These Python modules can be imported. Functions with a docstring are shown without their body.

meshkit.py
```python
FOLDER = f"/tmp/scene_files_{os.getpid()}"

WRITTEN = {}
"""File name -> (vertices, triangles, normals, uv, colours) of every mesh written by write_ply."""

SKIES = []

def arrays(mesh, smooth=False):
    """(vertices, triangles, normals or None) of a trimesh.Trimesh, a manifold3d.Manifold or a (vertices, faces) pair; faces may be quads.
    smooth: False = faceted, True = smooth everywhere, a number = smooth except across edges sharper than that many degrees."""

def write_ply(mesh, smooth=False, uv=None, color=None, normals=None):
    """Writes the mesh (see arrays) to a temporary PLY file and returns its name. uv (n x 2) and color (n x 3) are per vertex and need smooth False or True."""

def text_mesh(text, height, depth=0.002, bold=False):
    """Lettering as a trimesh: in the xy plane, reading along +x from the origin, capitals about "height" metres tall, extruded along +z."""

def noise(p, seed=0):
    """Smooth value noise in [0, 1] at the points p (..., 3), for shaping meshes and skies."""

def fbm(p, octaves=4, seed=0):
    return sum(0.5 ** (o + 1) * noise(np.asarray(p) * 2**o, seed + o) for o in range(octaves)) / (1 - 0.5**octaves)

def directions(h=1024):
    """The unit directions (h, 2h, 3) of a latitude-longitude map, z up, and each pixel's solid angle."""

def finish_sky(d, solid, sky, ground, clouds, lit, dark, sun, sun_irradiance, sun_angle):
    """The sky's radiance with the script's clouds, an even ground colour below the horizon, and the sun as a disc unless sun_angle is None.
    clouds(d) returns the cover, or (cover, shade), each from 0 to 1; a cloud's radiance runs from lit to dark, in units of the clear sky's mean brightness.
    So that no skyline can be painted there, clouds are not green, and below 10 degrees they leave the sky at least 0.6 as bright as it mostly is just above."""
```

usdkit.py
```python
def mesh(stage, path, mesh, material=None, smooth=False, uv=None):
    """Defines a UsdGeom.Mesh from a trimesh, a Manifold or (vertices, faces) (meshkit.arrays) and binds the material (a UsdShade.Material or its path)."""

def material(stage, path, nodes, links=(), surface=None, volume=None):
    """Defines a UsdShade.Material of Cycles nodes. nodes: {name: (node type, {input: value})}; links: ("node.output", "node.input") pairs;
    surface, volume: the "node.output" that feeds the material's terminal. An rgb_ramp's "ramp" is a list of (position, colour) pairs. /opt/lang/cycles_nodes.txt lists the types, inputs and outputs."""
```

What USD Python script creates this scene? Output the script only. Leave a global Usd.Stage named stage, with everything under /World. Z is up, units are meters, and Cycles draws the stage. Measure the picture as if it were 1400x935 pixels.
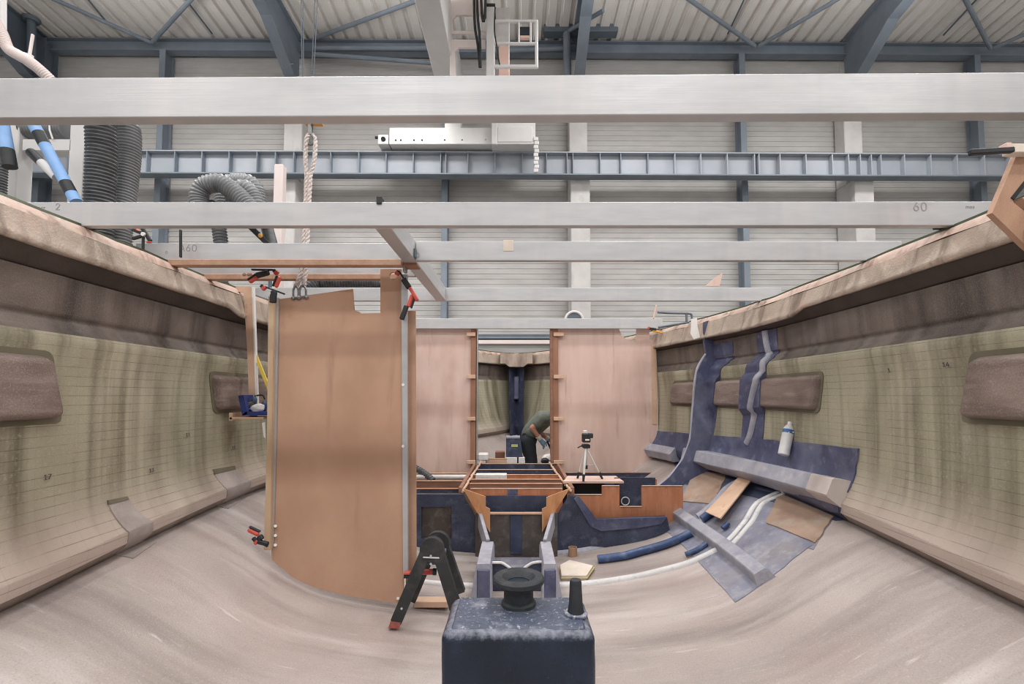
import math, numpy as np, trimesh, manifold3d, usdkit, meshkit
from shapely.geometry import Polygon
from scipy.interpolate import PchipInterpolator as PC
from pxr import Usd, UsdGeom, UsdLux, UsdShade, Gf, Sdf
# ------------------------------------------------------------------ stage, camera, light
stage = Usd.Stage.CreateInMemory()
UsdGeom.SetStageUpAxis(stage, UsdGeom.Tokens.z); UsdGeom.SetStageMetersPerUnit(stage, 1.0)
UsdGeom.Xform.Define(stage, '/World')
ZC, F, VX, VY, PITCH = 3.3, 660.0, 706.0, 540.0, math.radians(3.0)      # eye height above the hall floor, focal length in pixels, vanishing point
PY0 = VY - F * math.tan(PITCH)
cam = UsdGeom.Camera.Define(stage, '/World/Camera')
cam.AddTranslateOp().Set((0, 0, ZC)); cam.AddRotateXOp().Set(90 + math.degrees(PITCH))
cam.CreateHorizontalApertureAttr(36.0); cam.CreateVerticalApertureAttr(36.0 * 935 / 1400)
cam.CreateFocalLengthAttr(36.0 * F / 1400)
cam.CreateHorizontalApertureOffsetAttr((700 - VX) / 1400 * 36); cam.CreateVerticalApertureOffsetAttr((PY0 - 467.5) / 1400 * 36)
cam.CreateClippingRangeAttr(Gf.Vec2f(0.05, 200)); cam.CreateExposureAttr(-0.06)
dome = UsdLux.DomeLight.Define(stage, '/World/DomeLight')
dome.CreateIntensityAttr(0.27); dome.CreateColorAttr(Gf.Vec3f(1.0, 0.985, 0.97))
def lamp_light(path, x, y, z, w, h, power):                                 # a high-bay strip lamp's own light, facing down
    l = UsdLux.RectLight.Define(stage, path)
    l.CreateWidthAttr(w); l.CreateHeightAttr(h); l.CreateIntensityAttr(power); l.CreateColorAttr(Gf.Vec3f(1.0, 0.985, 0.97))
    l.AddTranslateOp().Set((x, y, z))
    u = UsdLux.RectLight.Define(stage, path + 'UpFill'); u.CreateWidthAttr(w); u.CreateHeightAttr(h); u.CreateIntensityAttr(power * .28)      # added upward fill that brightens the roof, not a lamp of the hall
    u.AddTranslateOp().Set((x, y, z + .12)); u.AddRotateXOp().Set(180)
LAMP = 34.0
# ------------------------------------------------------------------ helpers
V, DESAT = np.array, .14
def L(r, g, b):
    f = lambda c: (c / 12.92 if c <= .04045 else ((c + .055) / 1.055) ** 2.4)
    m = .3 * r + .59 * g + .11 * b; r, g, b = (c + (m - c) * DESAT for c in (r, g, b))
    return tuple(f(c / 255.0) for c in (r, g, b))
def ray(px, py):
    a, b, c, s = (px - VX) / F, (PY0 - py) / F, math.cos(PITCH), math.sin(PITCH)
    d = V([a, c - b * s, s + b * c]); return d / d[1]
def at(px, py, Y): return ray(px, py) * Y                                    # the point seen at a pixel at depth Y (relative to the eye)
def ath(px, py, D):                                                          # the same on the hall's wall direction, which is turned a little
    r = ray(px, py); return r * (D / (1 - .0085 * r[0]))
def atz(px, py, z): r = ray(px, py); return r * (z / r[2])
def unit(v): v = np.asarray(v, float); return v / max(np.linalg.norm(v), 1e-12)
cat = trimesh.util.concatenate
def outward(m):
    if m.volume < 0: m.invert()
    return m
def cbox(lo, hi, c=0.004):
    lo, hi = np.minimum(lo, hi).astype(float), np.maximum(lo, hi).astype(float); c = min(c, .45 * (hi - lo).min()); pts = []
    for i in range(8):
        for k in range(3):
            pts.append([(hi[a] - (0 if a == k else c)) if i >> a & 1 else (lo[a] + (0 if a == k else c)) for a in range(3)])
    return trimesh.convex.convex_hull(V(pts))
def frame(p0, p1, up=(0, 0, 1)):
    w = unit(V(p1, float) - V(p0, float)); u = np.cross(up, w)
    if np.linalg.norm(u) < 1e-3: u = np.cross((0, 1, 0), w)
    u = unit(u); return u, np.cross(w, u), w
def prism(poly, p0, p1, up=(0, 0, 1)):
    if not isinstance(poly, Polygon): poly = Polygon(poly)
    poly = poly.buffer(0)
    if poly.geom_type != 'Polygon': poly = max(poly.geoms, key=lambda g: g.area)
    u, v, w = frame(p0, p1, up); n = np.linalg.norm(V(p1, float) - V(p0, float))
    m = trimesh.creation.extrude_polygon(poly, n, engine='earcut')
    m.vertices = V(p0, float) + m.vertices @ np.stack([u, v, w]); return m
def rect(w, h): return [(-w / 2, -h / 2), (w / 2, -h / 2), (w / 2, h / 2), (-w / 2, h / 2)]
def bar(p0, p1, w, h, up=(0, 0, 1), c=.004):
    u, v, k = frame(p0, p1, up); n = np.linalg.norm(V(p1, float) - V(p0, float))
    m = cbox((-w / 2, -h / 2, 0), (w / 2, h / 2, n), c); m.vertices = V(p0, float) + m.vertices @ np.stack([u, v, k]); return m
def plate(pts, y0, y1, holes=()):
    return prism(Polygon([(-x, z) for x, z in pts], [[(-x, z) for x, z in h] for h in holes]), (0, y0, 0), (0, y1, 0))
def pp(px, Y, th, holes=(), fn=at):
    g = lambda l: [(q[0], q[2]) for q in (at(x, y, Y) for x, y in l)]
    return plate(g(px), Y, Y + th, [g(h) for h in holes])
def circ(cx, cy, r, n=20, ry=None): return [(cx + r * math.cos(t), cy + (ry or r) * math.sin(t)) for t in np.linspace(0, 2 * math.pi, n, endpoint=False)]
def resample(pts, n):
    pts = V(pts, float); s = np.r_[0, np.cumsum(np.linalg.norm(np.diff(pts, axis=0), axis=1))]; t = np.linspace(0, s[-1], n)
    return (PC(s, pts, axis=0)(t) if len(pts) > 2 else np.stack([np.interp(t, s, pts[:, k]) for k in range(3)], 1)), t
def tube(pts, r, n=12, closed=False):
    P = V(pts, float); r = np.broadcast_to(r, len(P)); T = np.gradient(P, axis=0); T /= np.linalg.norm(T, axis=1)[:, None]
    u = unit(np.cross(T[0], (0.13, .2, 1) if abs(T[0][2]) < .9 else (1, .1, 0))); vs, fs = [], []
    for i in range(len(P)):
        u = unit(u - T[i] * (u @ T[i])); w = np.cross(T[i], u); a = np.linspace(0, 2 * math.pi, n, endpoint=False)
        vs.append(P[i] + r[i] * (np.cos(a)[:, None] * u + np.sin(a)[:, None] * w))
    for i in range(len(P) - 1):
        for k in range(n):
            a, b = i * n + k, i * n + (k + 1) % n; fs += [[a, b, b + n], [a, b + n, a + n]]
    m0, m1 = len(P) * n, len(P) * n + 1
    for k in range(n):
        fs += [[m0, (k + 1) % n, k], [m1, (len(P) - 1) * n + k, (len(P) - 1) * n + (k + 1) % n]]
    return trimesh.Trimesh(np.vstack(vs + [P[:1], P[-1:]]), fs, process=False)
def hose(pts, r, pitch, amp=.12, n=18, per=4):
    Q, t = resample(pts, 200); N = int(t[-1] / pitch * per); Q, t = resample(pts, N)
    return tube(Q, r * (1 + amp * np.cos(2 * math.pi * t / pitch)), n)
def rod(p0, p1, r, n=12, r1=None): return tube([p0, p0 + (V(p1) - V(p0)) * .5, p1] if False else [V(p0, float), (V(p0, float) + V(p1, float)) / 2, V(p1, float)], [r, (r + (r1 or r)) / 2, r1 or r], n)
def lathe(prof, n=32, at_=(0, 0, 0)):
    m = trimesh.creation.revolve(V(prof, float), sections=n); m.apply_translation(at_); return m
def ball(c, r, sub=2, s=(1, 1, 1)): m = trimesh.creation.icosphere(sub, r); m.vertices = m.vertices * V(s) + V(c); return m
def sphman(p, r, n=16): return manifold3d.Manifold.sphere(r, n).translate([float(x) for x in p])
def bones(B, fine=.025, it=6):                                              # hulls of sphere pairs, joined and smoothed
    M = None
    for p, r, q, s in B:
        h = manifold3d.Manifold.batch_hull([sphman(p, r), sphman(q, s)]); M = h if M is None else M + h
    v, f, _ = meshkit.arrays(M.refine_to_length(fine)); m = trimesh.Trimesh(v, f); m.merge_vertices(); trimesh.smoothing.filter_taubin(m, iterations=it); return m
def wob(m, a, s, seed=0): m.vertices = m.vertices + a * (np.stack([meshkit.fbm(m.vertices * s + 7 * k, 3, seed + k) for k in range(3)], 1) - .5); return m
# ------------------------------------------------------------------ objects
used = {}
def numbered(path):
    used[path] = used.get(path, -1) + 1; return path if used[path] == 0 else f'{path}_{used[path]:03d}'
def data(prim, label=None, category=None, group=None, kind=None):
    for k, v in (('label', label), ('category', category), ('group', group), ('kind', kind)):
        if v: prim.SetCustomDataByKey(k, v)
class Thing:                                                                # an Xform at the thing's base; its parts are meshes below it
    def __init__(s, name, label=None, category=None, base=(0, 0, 0), group=None, kind=None):
        s.path, s.base = numbered('/World/' + name), V(base, float)
        x = UsdGeom.Xform.Define(stage, s.path); x.AddTranslateOp().Set(tuple(float(q) for q in s.base + V([0, 0, ZC])))
        data(x.GetPrim(), label, category, group, kind)
    def part(s, name, m, material, under=None, label=None, smooth=35, kind=None):
        if hasattr(m, 'to_mesh'): m = trimesh.Trimesh(*meshkit.arrays(m)[:2])
        m = m.copy(); m.vertices = m.vertices - s.base
        p = numbered((under or s.path) + '/' + name); q = usdkit.mesh(stage, p, m, MAT[material], smooth=smooth); data(q.GetPrim(), label, kind=kind); return p
def single(name, m, material, label, category, group=None, kind=None, smooth=35):
    m = m.copy(); b = V([*m.bounds.mean(0)[:2], m.bounds[0][2]]); m.vertices = m.vertices - b
    q = usdkit.mesh(stage, numbered('/World/' + name), m, MAT[material], smooth=smooth); q.AddTranslateOp().Set(tuple(float(x) for x in b + V([0, 0, ZC])))
    data(q.GetPrim(), label, category, group, kind); return q
# ------------------------------------------------------------------ materials
MAT = {}
def mat(name, c1, c2=None, scale=5, stretch=(1, 1, 1), lo=.35, hi=.65, rough=.6, metal=0, bump=0, bscale=80, bstretch=(1, 1, 1), stains=(), lines=(), spec=.4, detail=4, zmix=None):
    """colour between c1 and c2 by noise; stains: (colour, scale, stretch, lo, hi, amount); lines: (axis, spacing, width, amount) drawn lines in the laminate"""
    n = {'g': ('geometry', {}), 'p': ('principled_bsdf', {'roughness': rough, 'metallic': metal, 'specular_ior_level': spec})}; k = [] ; cur = None
    def noise(id, sc, st, de=detail):
        n[id + 'm'] = ('mapping', {'scale': st}); n[id] = ('noise_texture', {'scale': sc, 'detail': de, 'roughness': .6}); k.append(('g.position', id + 'm.vector')); k.append((id + 'm.vector', id + '.vector'))
    noise('n0', scale, stretch)
    n['r0'] = ('rgb_ramp', {'ramp': [(lo, L(*c1)), (hi, L(*(c2 or c1)))]}); k.append(('n0.fac', 'r0.fac')); cur = 'r0.color'
    for i, (c, sc, st, a, b, amt) in enumerate(stains):
        noise(f's{i}', sc, st)
        n[f'q{i}'] = ('map_range', {'from_min': a, 'from_max': b, 'to_min': 0.0, 'to_max': amt, 'clamp': True}); k.append((f's{i}.fac', f'q{i}.value'))
        n[f'x{i}'] = ('mix', {'color2': L(*c)}); k += [(cur, f'x{i}.color1'), (f'q{i}.result', f'x{i}.fac')]; cur = f'x{i}.color'
    if zmix:
        n['zs'] = ('separate_xyz', {}); k.append(('g.position', 'zs.vector')); noise('zn', zmix[4] if len(zmix) > 4 else 1.6, (1, 1, .5))
        n['za'] = ('math', {'math_type': 'multiply_add', 'value2': zmix[3]}); k += [('zn.fac', 'za.value1'), ('zs.z', 'za.value3')]
        n['zq'] = ('map_range', {'from_min': zmix[1] + zmix[3] / 2, 'from_max': zmix[2] + zmix[3] / 2, 'to_min': 1.0, 'to_max': 0.0, 'clamp': True}); k.append(('za.value', 'zq.value'))
        n['zx'] = ('mix', {'color2': L(*zmix[0])}); k += [(cur, 'zx.color1'), ('zq.result', 'zx.fac')]; cur = 'zx.color'
    if lines:
        n['sep'] = ('separate_xyz', {}); k.append(('g.position', 'sep.vector'))
        noise('ln', 5, (1, 1, 1))
        for i, (ax, sp, w, amt) in enumerate(lines):
            n[f'd{i}'] = ('math', {'math_type': 'divide', 'value2': sp}); k.append((f'sep.{ax}', f'd{i}.value1'))
            n[f'f{i}'] = ('math', {'math_type': 'fraction'}); k.append((f'd{i}.value', f'f{i}.value1'))
            n[f'l{i}'] = ('math', {'math_type': 'less_than', 'value2': w}); k.append((f'f{i}.value', f'l{i}.value1'))
            n[f'a{i}'] = ('map_range', {'from_min': .35, 'from_max': .62, 'to_min': 0.15 * amt, 'to_max': amt, 'clamp': True}); k.append(('ln.fac', f'a{i}.value'))
            n[f'u{i}'] = ('math', {'math_type': 'multiply'}); k += [(f'l{i}.value', f'u{i}.value1'), (f'a{i}.result', f'u{i}.value2')]
            n[f'y{i}'] = ('mix', {'color2': L(70, 66, 52)}); k += [(cur, f'y{i}.color1'), (f'u{i}.value', f'y{i}.fac')]; cur = f'y{i}.color'
    if bump:
        noise('nb', bscale, bstretch, 3); n['b'] = ('bump', {'strength': bump, 'distance': .01}); k += [('nb.fac', 'b.height'), ('b.normal', 'p.normal')]
    k.append((cur, 'p.base_color'))
    MAT[name] = usdkit.material(stage, '/World/Looks/' + name, n, k, surface='p.BSDF')
dust = lambda a, c=(205, 200, 198): (c, 11, (1, 1, 1), .5, .8, a)
mat('aluminium', (186, 187, 190), (198, 198, 200), 3, (1, .3, 6), rough=.36, metal=.3, bump=.04, bscale=40, bstretch=(.05, 1, 6), stains=[((212, 204, 203), 2.2, (1, 0, .1), .5, .72, .6), ((164, 165, 168), 3.1, (1, 0, .1), .55, .75, .4)])  # upright pinkish streaks: lamp reflections painted into the colour
mat('aluminium_strip', (178, 180, 184), (192, 193, 196), 4, rough=.4, metal=.5)
mat('pencil', (150, 148, 148))
mat('scratch', (140, 138, 136))
mat('cladding', (172, 169, 166), (184, 181, 178), 1.2, (1, 1, 3), rough=.6, bump=.02, bscale=9)
mat('roof_deck', (214, 208, 202), (226, 220, 214), .9, rough=.65)
mat('steel_blue', (110, 121, 133), (124, 134, 146), 1.5, rough=.55)
mat('steel_dark', (86, 97, 108), (98, 109, 120), 1.5, rough=.55)
mat('girder_blue', (150, 157, 166), (163, 169, 178), .8, rough=.5)
mat('concrete', (186, 182, 180), (202, 198, 196), 1.4, rough=.8, bump=.1, bscale=30, stains=[((158, 156, 155), 4, (1, 1, .6), .55, .75, .4)])
mat('floor_grey', (140, 138, 135), (158, 156, 152), .8, rough=.6)
mat('white_paint', (208, 206, 205), (218, 216, 215), 1.5, rough=.45)
mat('pink_white', (224, 208, 204), (232, 218, 214), 1.5, rough=.5)
mat('salmon_board', (224, 184, 168), (232, 194, 178), 2, rough=.6)
mat('black', (30, 33, 36), (44, 47, 50), 8, rough=.5)
mat('screen_dark', (34, 46, 56), rough=.25)
mat('red', (205, 70, 60), (220, 84, 68), 8, rough=.45)
mat('orange', (226, 150, 40), (236, 165, 60), 8, rough=.45)
mat('blue_strap', (118, 165, 226), (138, 182, 236), 6, rough=.5)
mat('hose_grey', (112, 114, 117), (134, 136, 139), 3, rough=.4, spec=.5)
mat('hose_black', (66, 69, 73), (98, 100, 103), 10, (1, 1, 3), rough=.4, spec=.5)
mat('rope', (205, 196, 190), (226, 218, 212), 60, rough=.9, stains=[((170, 120, 112), 90, (1, 1, 1), .5, .6, .6)])
mat('shackle', (120, 122, 124), (150, 150, 152), 20, rough=.3, metal=.8)
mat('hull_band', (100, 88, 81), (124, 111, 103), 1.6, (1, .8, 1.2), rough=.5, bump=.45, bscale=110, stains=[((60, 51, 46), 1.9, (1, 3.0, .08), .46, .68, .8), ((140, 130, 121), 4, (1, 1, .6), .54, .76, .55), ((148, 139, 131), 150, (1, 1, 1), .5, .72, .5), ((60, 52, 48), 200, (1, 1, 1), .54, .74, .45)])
mat('hull_mid', (158, 153, 127), (176, 169, 145), 1.1, (1, 1, .6), rough=.5, bump=.35, bscale=130, stains=[((92, 84, 62), 1.7, (1, 3.0, .07), .47, .68, .8), ((112, 104, 78), 4.5, (1, 2, .15), .52, .74, .6), ((182, 172, 152), 3.1, (1, 1.5, .4), .54, .78, .6), ((190, 182, 164), 150, (1, .4, .4), .54, .75, .45), ((104, 98, 78), 200, (1, 1, 1), .54, .74, .45)], lines=[('z', .054, .07, .55), ('y', .11, .03, .16)], zmix=((190, 171, 160), ZC - .88, ZC - .50, .22))
mat('hull_bottom', (172, 158, 153), (188, 175, 170), .9, (1, .7, 1), rough=.42, bump=.25, bscale=110, stains=[((126, 115, 110), 1.5, (.22, 1.7, .22), .46, .70, .75), ((172, 148, 140), 2.1, (.5, .8, .8), .52, .74, .5), ((212, 203, 200), 2.6, (.25, 1.5, .25), .54, .76, .65), ((230, 224, 222), 16, (.12, 1.2, .3), .64, .78, .6), ((120, 108, 103), 120, (1, 1, 1), .52, .74, .4), ((220, 212, 209), 100, (1, 1, 1), .56, .75, .35)])
mat('flange', (166, 148, 132), (184, 166, 150), 3, rough=.6, bump=.45, bscale=80, stains=[((200, 166, 150), 2.2, (1, 1, 3), .52, .72, .6), ((96, 76, 64), 2.6, (1, 2.6, .3), .52, .70, .75), ((206, 192, 178), 14, (1, 1, 1), .58, .75, .45), ((110, 94, 82), 200, (1, 1, 1), .55, .75, .4)])
mat('flange_pink', (190, 160, 145), (202, 174, 158), 3, rough=.6, bump=.3, bscale=60, stains=[((124, 88, 75), 2.4, (1, 2.4, 1), .52, .68, .8), ((206, 192, 178), 5, (1, 1, 1), .5, .7, .6), ((84, 80, 62), 4, (1, 1, 3), .6, .7, .75)])
mat('patch_dusty', (158, 147, 142), (172, 161, 156), 4, rough=.5, bump=.25, bscale=110, stains=[((134, 122, 116), 3, (1, 1, 1), .5, .7, .6), ((120, 108, 103), 120, (1, 1, 1), .52, .74, .4)])
mat('chine', (134, 119, 108), (156, 141, 130), 2, (1, 2, 1), rough=.6, bump=.3, bscale=90)  # brown of the chine groove, darkened further for shade under the lip
mat('underside', (70, 60, 54), (86, 75, 68), 3, rough=.7, bump=.3, bscale=80)  # flange underside: dark brown with the shade below the rail painted in
mat('green_edge', (72, 84, 64), (92, 102, 80), 6, rough=.6)
mat('pad', (124, 106, 98), (146, 127, 118), 3, (1, .8, 2), rough=.55, bump=.45, bscale=110, stains=[((90, 74, 67), 3, (1, .35, 4), .48, .70, .65), ((176, 160, 151), 4, (1, .5, 3), .54, .75, .55), ((186, 172, 164), 120, (1, 1, 1), .52, .72, .45), ((78, 66, 60), 150, (1, 1, 1), .55, .75, .4)])
mat('pad_groove', (100, 95, 76), (118, 112, 92), 3, rough=.6)
mat('laminate_blue', (64, 69, 102), (80, 85, 118), 5, rough=.5, bump=.3, bscale=120, stains=[((118, 121, 144), 2.6, (1, 1, 1), .48, .72, .75), ((150, 152, 170), 9, (1, 1, 1), .56, .78, .55), ((140, 143, 164), 150, (1, 1, 1), .55, .75, .35)])
mat('laminate_dark', (52, 60, 86), (70, 78, 104), 5, rough=.45, bump=.3, bscale=120, stains=[((38, 44, 60), 3, (1, 1, 1), .5, .72, .6), ((122, 130, 152), 7, (1, 1, 1), .54, .78, .6), ((120, 128, 150), 110, (1, 1, 1), .54, .74, .35)])
mat('laminate_grey', (150, 151, 166), (166, 166, 178), 4, rough=.55, bump=.3, bscale=120, stains=[((122, 124, 146), 6, (1, 1, 1), .55, .75, .6), dust(.5)])
mat('patch_grey', (120, 122, 142), (136, 137, 154), 4, rough=.55, bump=.2, bscale=120, stains=[((150, 142, 138), 2.5, (1, 1, 1), .5, .72, .8), ((96, 98, 128), 5, (1, 1, 1), .52, .7, .6), dust(.4)])
mat('patch_brown', (158, 128, 108), (172, 144, 124), 4, rough=.55, bump=.2, bscale=100, stains=[((178, 164, 150), 5, (1, 1, 1), .5, .7, .7), ((124, 92, 74), 3, (1, 1, 1), .56, .72, .6)])
mat('bare_end', (196, 184, 178), (206, 195, 190), 5, rough=.6)
mat('white_resin', (206, 204, 204), (222, 220, 219), 6, rough=.5, bump=.25, bscale=90, stains=[((168, 168, 176), 12, (1, 1, 1), .55, .7, .6)])
mat('dark_core', (78, 70, 66), (92, 84, 78), 5, rough=.5, stains=[dust(.2)])
mat('pipe_blue', (44, 66, 112), (56, 80, 126), 8, rough=.35, stains=[dust(.35, (150, 165, 195))])
mat('mdf', (184, 140, 112), (195, 152, 124), 2.2, (1, 1, .7), rough=.65, bump=.08, bscale=150, stains=[((164, 124, 100), 1.3, (1, 1, .7), .5, .72, .6), ((212, 178, 156), 160, (1, 1, 1), .54, .74, .55), ((150, 112, 90), 190, (1, 1, 1), .56, .74, .4), ((150, 112, 90), 2.4, (3, 1, .3), .6, .76, .45)])
mat('mdf_edge', (188, 154, 120), (200, 170, 138), 6, (1, 1, .2), rough=.7)
mat('ply_rosy', (212, 178, 164), (222, 190, 176), 2, (2, 1, .3), rough=.6, bump=.05, bscale=90, stains=[((194, 156, 140), 1.7, (2, 1, .4), .5, .74, .6), ((170, 130, 114), 4, (3, 1, .25), .60, .74, .6), ((232, 206, 196), 3, (.6, 1, .4), .52, .75, .6)])
mat('ply_edge', (178, 136, 110), (196, 154, 128), 9, (1, 1, 1), rough=.65, stains=[((150, 108, 84), 40, (1, 1, 1), .56, .72, .5)])
mat('ply_orange', (184, 112, 74), (200, 130, 90), 3, (3, 3, .6), rough=.5, bump=.08, bscale=60, stains=[((160, 88, 56), 3, (3, 3, 1), .5, .7, .6), ((214, 154, 116), 6, (4, 4, .8), .56, .74, .5)])
mat('ply_orange_bright', (206, 140, 88), (218, 156, 106), 3, (3, 3, .6), rough=.5, stains=[((176, 108, 64), 4, (3, 3, 1), .54, .7, .6)])
mat('wood_post', (150, 102, 76), (166, 118, 90), 4, (3, 3, .3), rough=.6)
mat('wood_brown', (140, 94, 74), (160, 114, 92), 4, (1, 3, 3), rough=.6)
mat('wood_pale', (206, 164, 134), (216, 180, 152), 4, (2, 2, .8), rough=.6, stains=[((180, 132, 104), 12, (1, 1, 1), .6, .7, .6)])
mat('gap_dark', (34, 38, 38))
mat('tank_navy', (16, 29, 46), (24, 39, 60), 3, rough=.4, bump=.35, bscale=90, stains=[((42, 54, 76), 6, (1, 1, 1), .52, .72, .5), ((110, 122, 146), 34, (1, 1, 1), .66, .78, .4)], zmix=((132, 136, 152), ZC - .925, ZC - .962, .06, 40))
mat('tank_top', (66, 75, 96), (92, 99, 119), 4, rough=.45, bump=.4, bscale=90, stains=[((42, 52, 74), 4, (1, 1, 1), .46, .66, .85), ((164, 166, 178), 12, (1, 1, 1), .56, .76, .6), ((200, 200, 206), 70, (1, 1, 1), .58, .7, .6)])
mat('tank_rim', (150, 152, 168), (70, 80, 108), 26, rough=.55, bump=.5, bscale=70, stains=[((196, 194, 198), 40, (1, 1, 1), .55, .68, .7)])
mat('rubber_black', (36, 40, 45), (48, 52, 58), 6, rough=.6, bump=.2, bscale=80, stains=[dust(.2, (120, 120, 130))])
mat('trestle_black', (40, 42, 44), (50, 52, 54), 6, rough=.55, stains=[dust(.15, (150, 146, 142))])
mat('foot_red', (150, 76, 64), (170, 96, 84), 20, rough=.7)
mat('steel_bright', (176, 178, 180), rough=.35, metal=.5)
mat('yellow', (214, 182, 70), rough=.5)
mat('blue_tray', (38, 54, 122), (48, 64, 136), 8, rough=.45)
mat('rag_white', (214, 210, 206), (228, 224, 220), 20, rough=.9, bump=.4, bscale=60)
mat('tshirt', (100, 108, 100), (112, 120, 111), 12, rough=.9)
mat('trousers', (34, 40, 46), (44, 50, 56), 10, rough=.85)
mat('skin', (196, 134, 110), (206, 146, 122), 14, rough=.55)
mat('hair_grey', (90, 80, 74), rough=.8)
mat('glove_blue', (110, 150, 186), (134, 170, 202), 20, rough=.6)
mat('glove_cuff', (206, 206, 196), rough=.8)
mat('label_green', (176, 192, 120), rough=.6)
mat('bottle_label', (60, 110, 168), rough=.4)
mat('bottle_mark', (226, 232, 238), rough=.4)
mat('bottle_water', (206, 208, 210), (222, 222, 222), 9, rough=.2, spec=.5)
mat('cardboard', (168, 128, 100), (180, 142, 114), 12, rough=.8)
mat('foam_pad', (214, 200, 184), (224, 210, 196), 12, rough=.85)
mat('foam_edge', (196, 178, 122), rough=.8)
mat('tape_white', (226, 224, 220), rough=.7)
mat('grey_cover', (110, 112, 112), rough=.8)
# ------------------------------------------------------------------ hall: floor, wall, roof
DW = 14.0
hsh = lambda m: (m.vertices.__setitem__((slice(None), 1), m.vertices[:, 1] + .0085 * m.vertices[:, 0]), m)[1]
single('floor', cbox((-26, -22, -3.5), (26, 15, -3.3), .01), 'floor_grey', None, None, kind='structure')
zr = lambda d: 10.42 + .06 * (DW - d)                                         # underside of the roof deck
wall = Thing('wall_back', kind='structure', base=(0, DW, -3.3))
POSTX = [(-13.8, 'c'), (-10.25, 'p'), (-6.4, 'c'), (-2.06, 'p'), (1.78, 'c'), (6.6, 'p'), (9.75, 'c'), (13.55, 'p'), (18.0, 'c')]
def cladding(x0, x1, z0, z1, pitch=.155):
    prof, z = [(0.06, z0)], z0                                                # (depth, z): flat pans with narrow recessed joints
    while z < z1 - pitch:
        prof += [(0.0, z + .012), (0.0, z + pitch - .018), (.012, z + pitch - .014), (.012, z + pitch - .002)]; z += pitch
    prof += [(0.0, z1), (.06, z1)]
    return prism(Polygon([(p[0], p[1]) for p in prof]).buffer(0), (x0, 0, 0), (x1, 0, 0))
edges = [-24] + [p[0] for p in POSTX] + [24]
for a, b in zip(edges, edges[1:]):
    m = cladding(a + .004, b - .004, -3.28, 10.5)
    m.vertices[:, 1] = DW + np.abs(m.vertices[:, 1]); outward(m); wall.part('cladding_panel', hsh(m), 'cladding', smooth=False)
roof = Thing('ceiling', kind='structure', base=(0, DW, 10))
pit, x = .385, -18.35
while x < 19:                                                                 # trapezoidal roof sheets, each with one rib
    prof = [(0, .0), (pit * .52, .0), (pit * .6, .085), (pit * .8, .085), (pit * .88, 0), (pit - .006, 0), (pit - .006, .02), (pit * .9, .02), (pit * .82, .105), (pit * .58, .105), (pit * .5, .02), (0, .02)]
    m = prism([(-(px + x), pz) for px, pz in prof], (0, 4.0, zr(4.0)), (0, DW, zr(DW)))
    roof.part('roof_sheet', hsh(m), 'roof_deck', smooth=False); x += pit
roof.part('rear_deck', prism([(-26, 0), (26, 0), (26, .1), (-26, .1)], (0, -22, zr(4)), (0, 3.99, zr(4))), 'roof_deck')
def ibeam(w, h, tf=.02, tw=.014): a, b = w / 2, h / 2; return Polygon([(-a, -b), (a, -b), (a, -b + tf), (tw / 2, -b + tf), (tw / 2, b - tf), (a, b - tf), (a, b), (-a, b), (-a, b - tf), (-tw / 2, b - tf), (-tw / 2, -b + tf), (-a, -b + tf)])
b = single('eave_beam', hsh(prism(ibeam(.26, .36), (-19, 13.75, 10.2), (19, 13.75, 10.2))), 'steel_blue', 'long blue grey steel beam along the top of the hall wall under the roof', 'beam')
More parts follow.
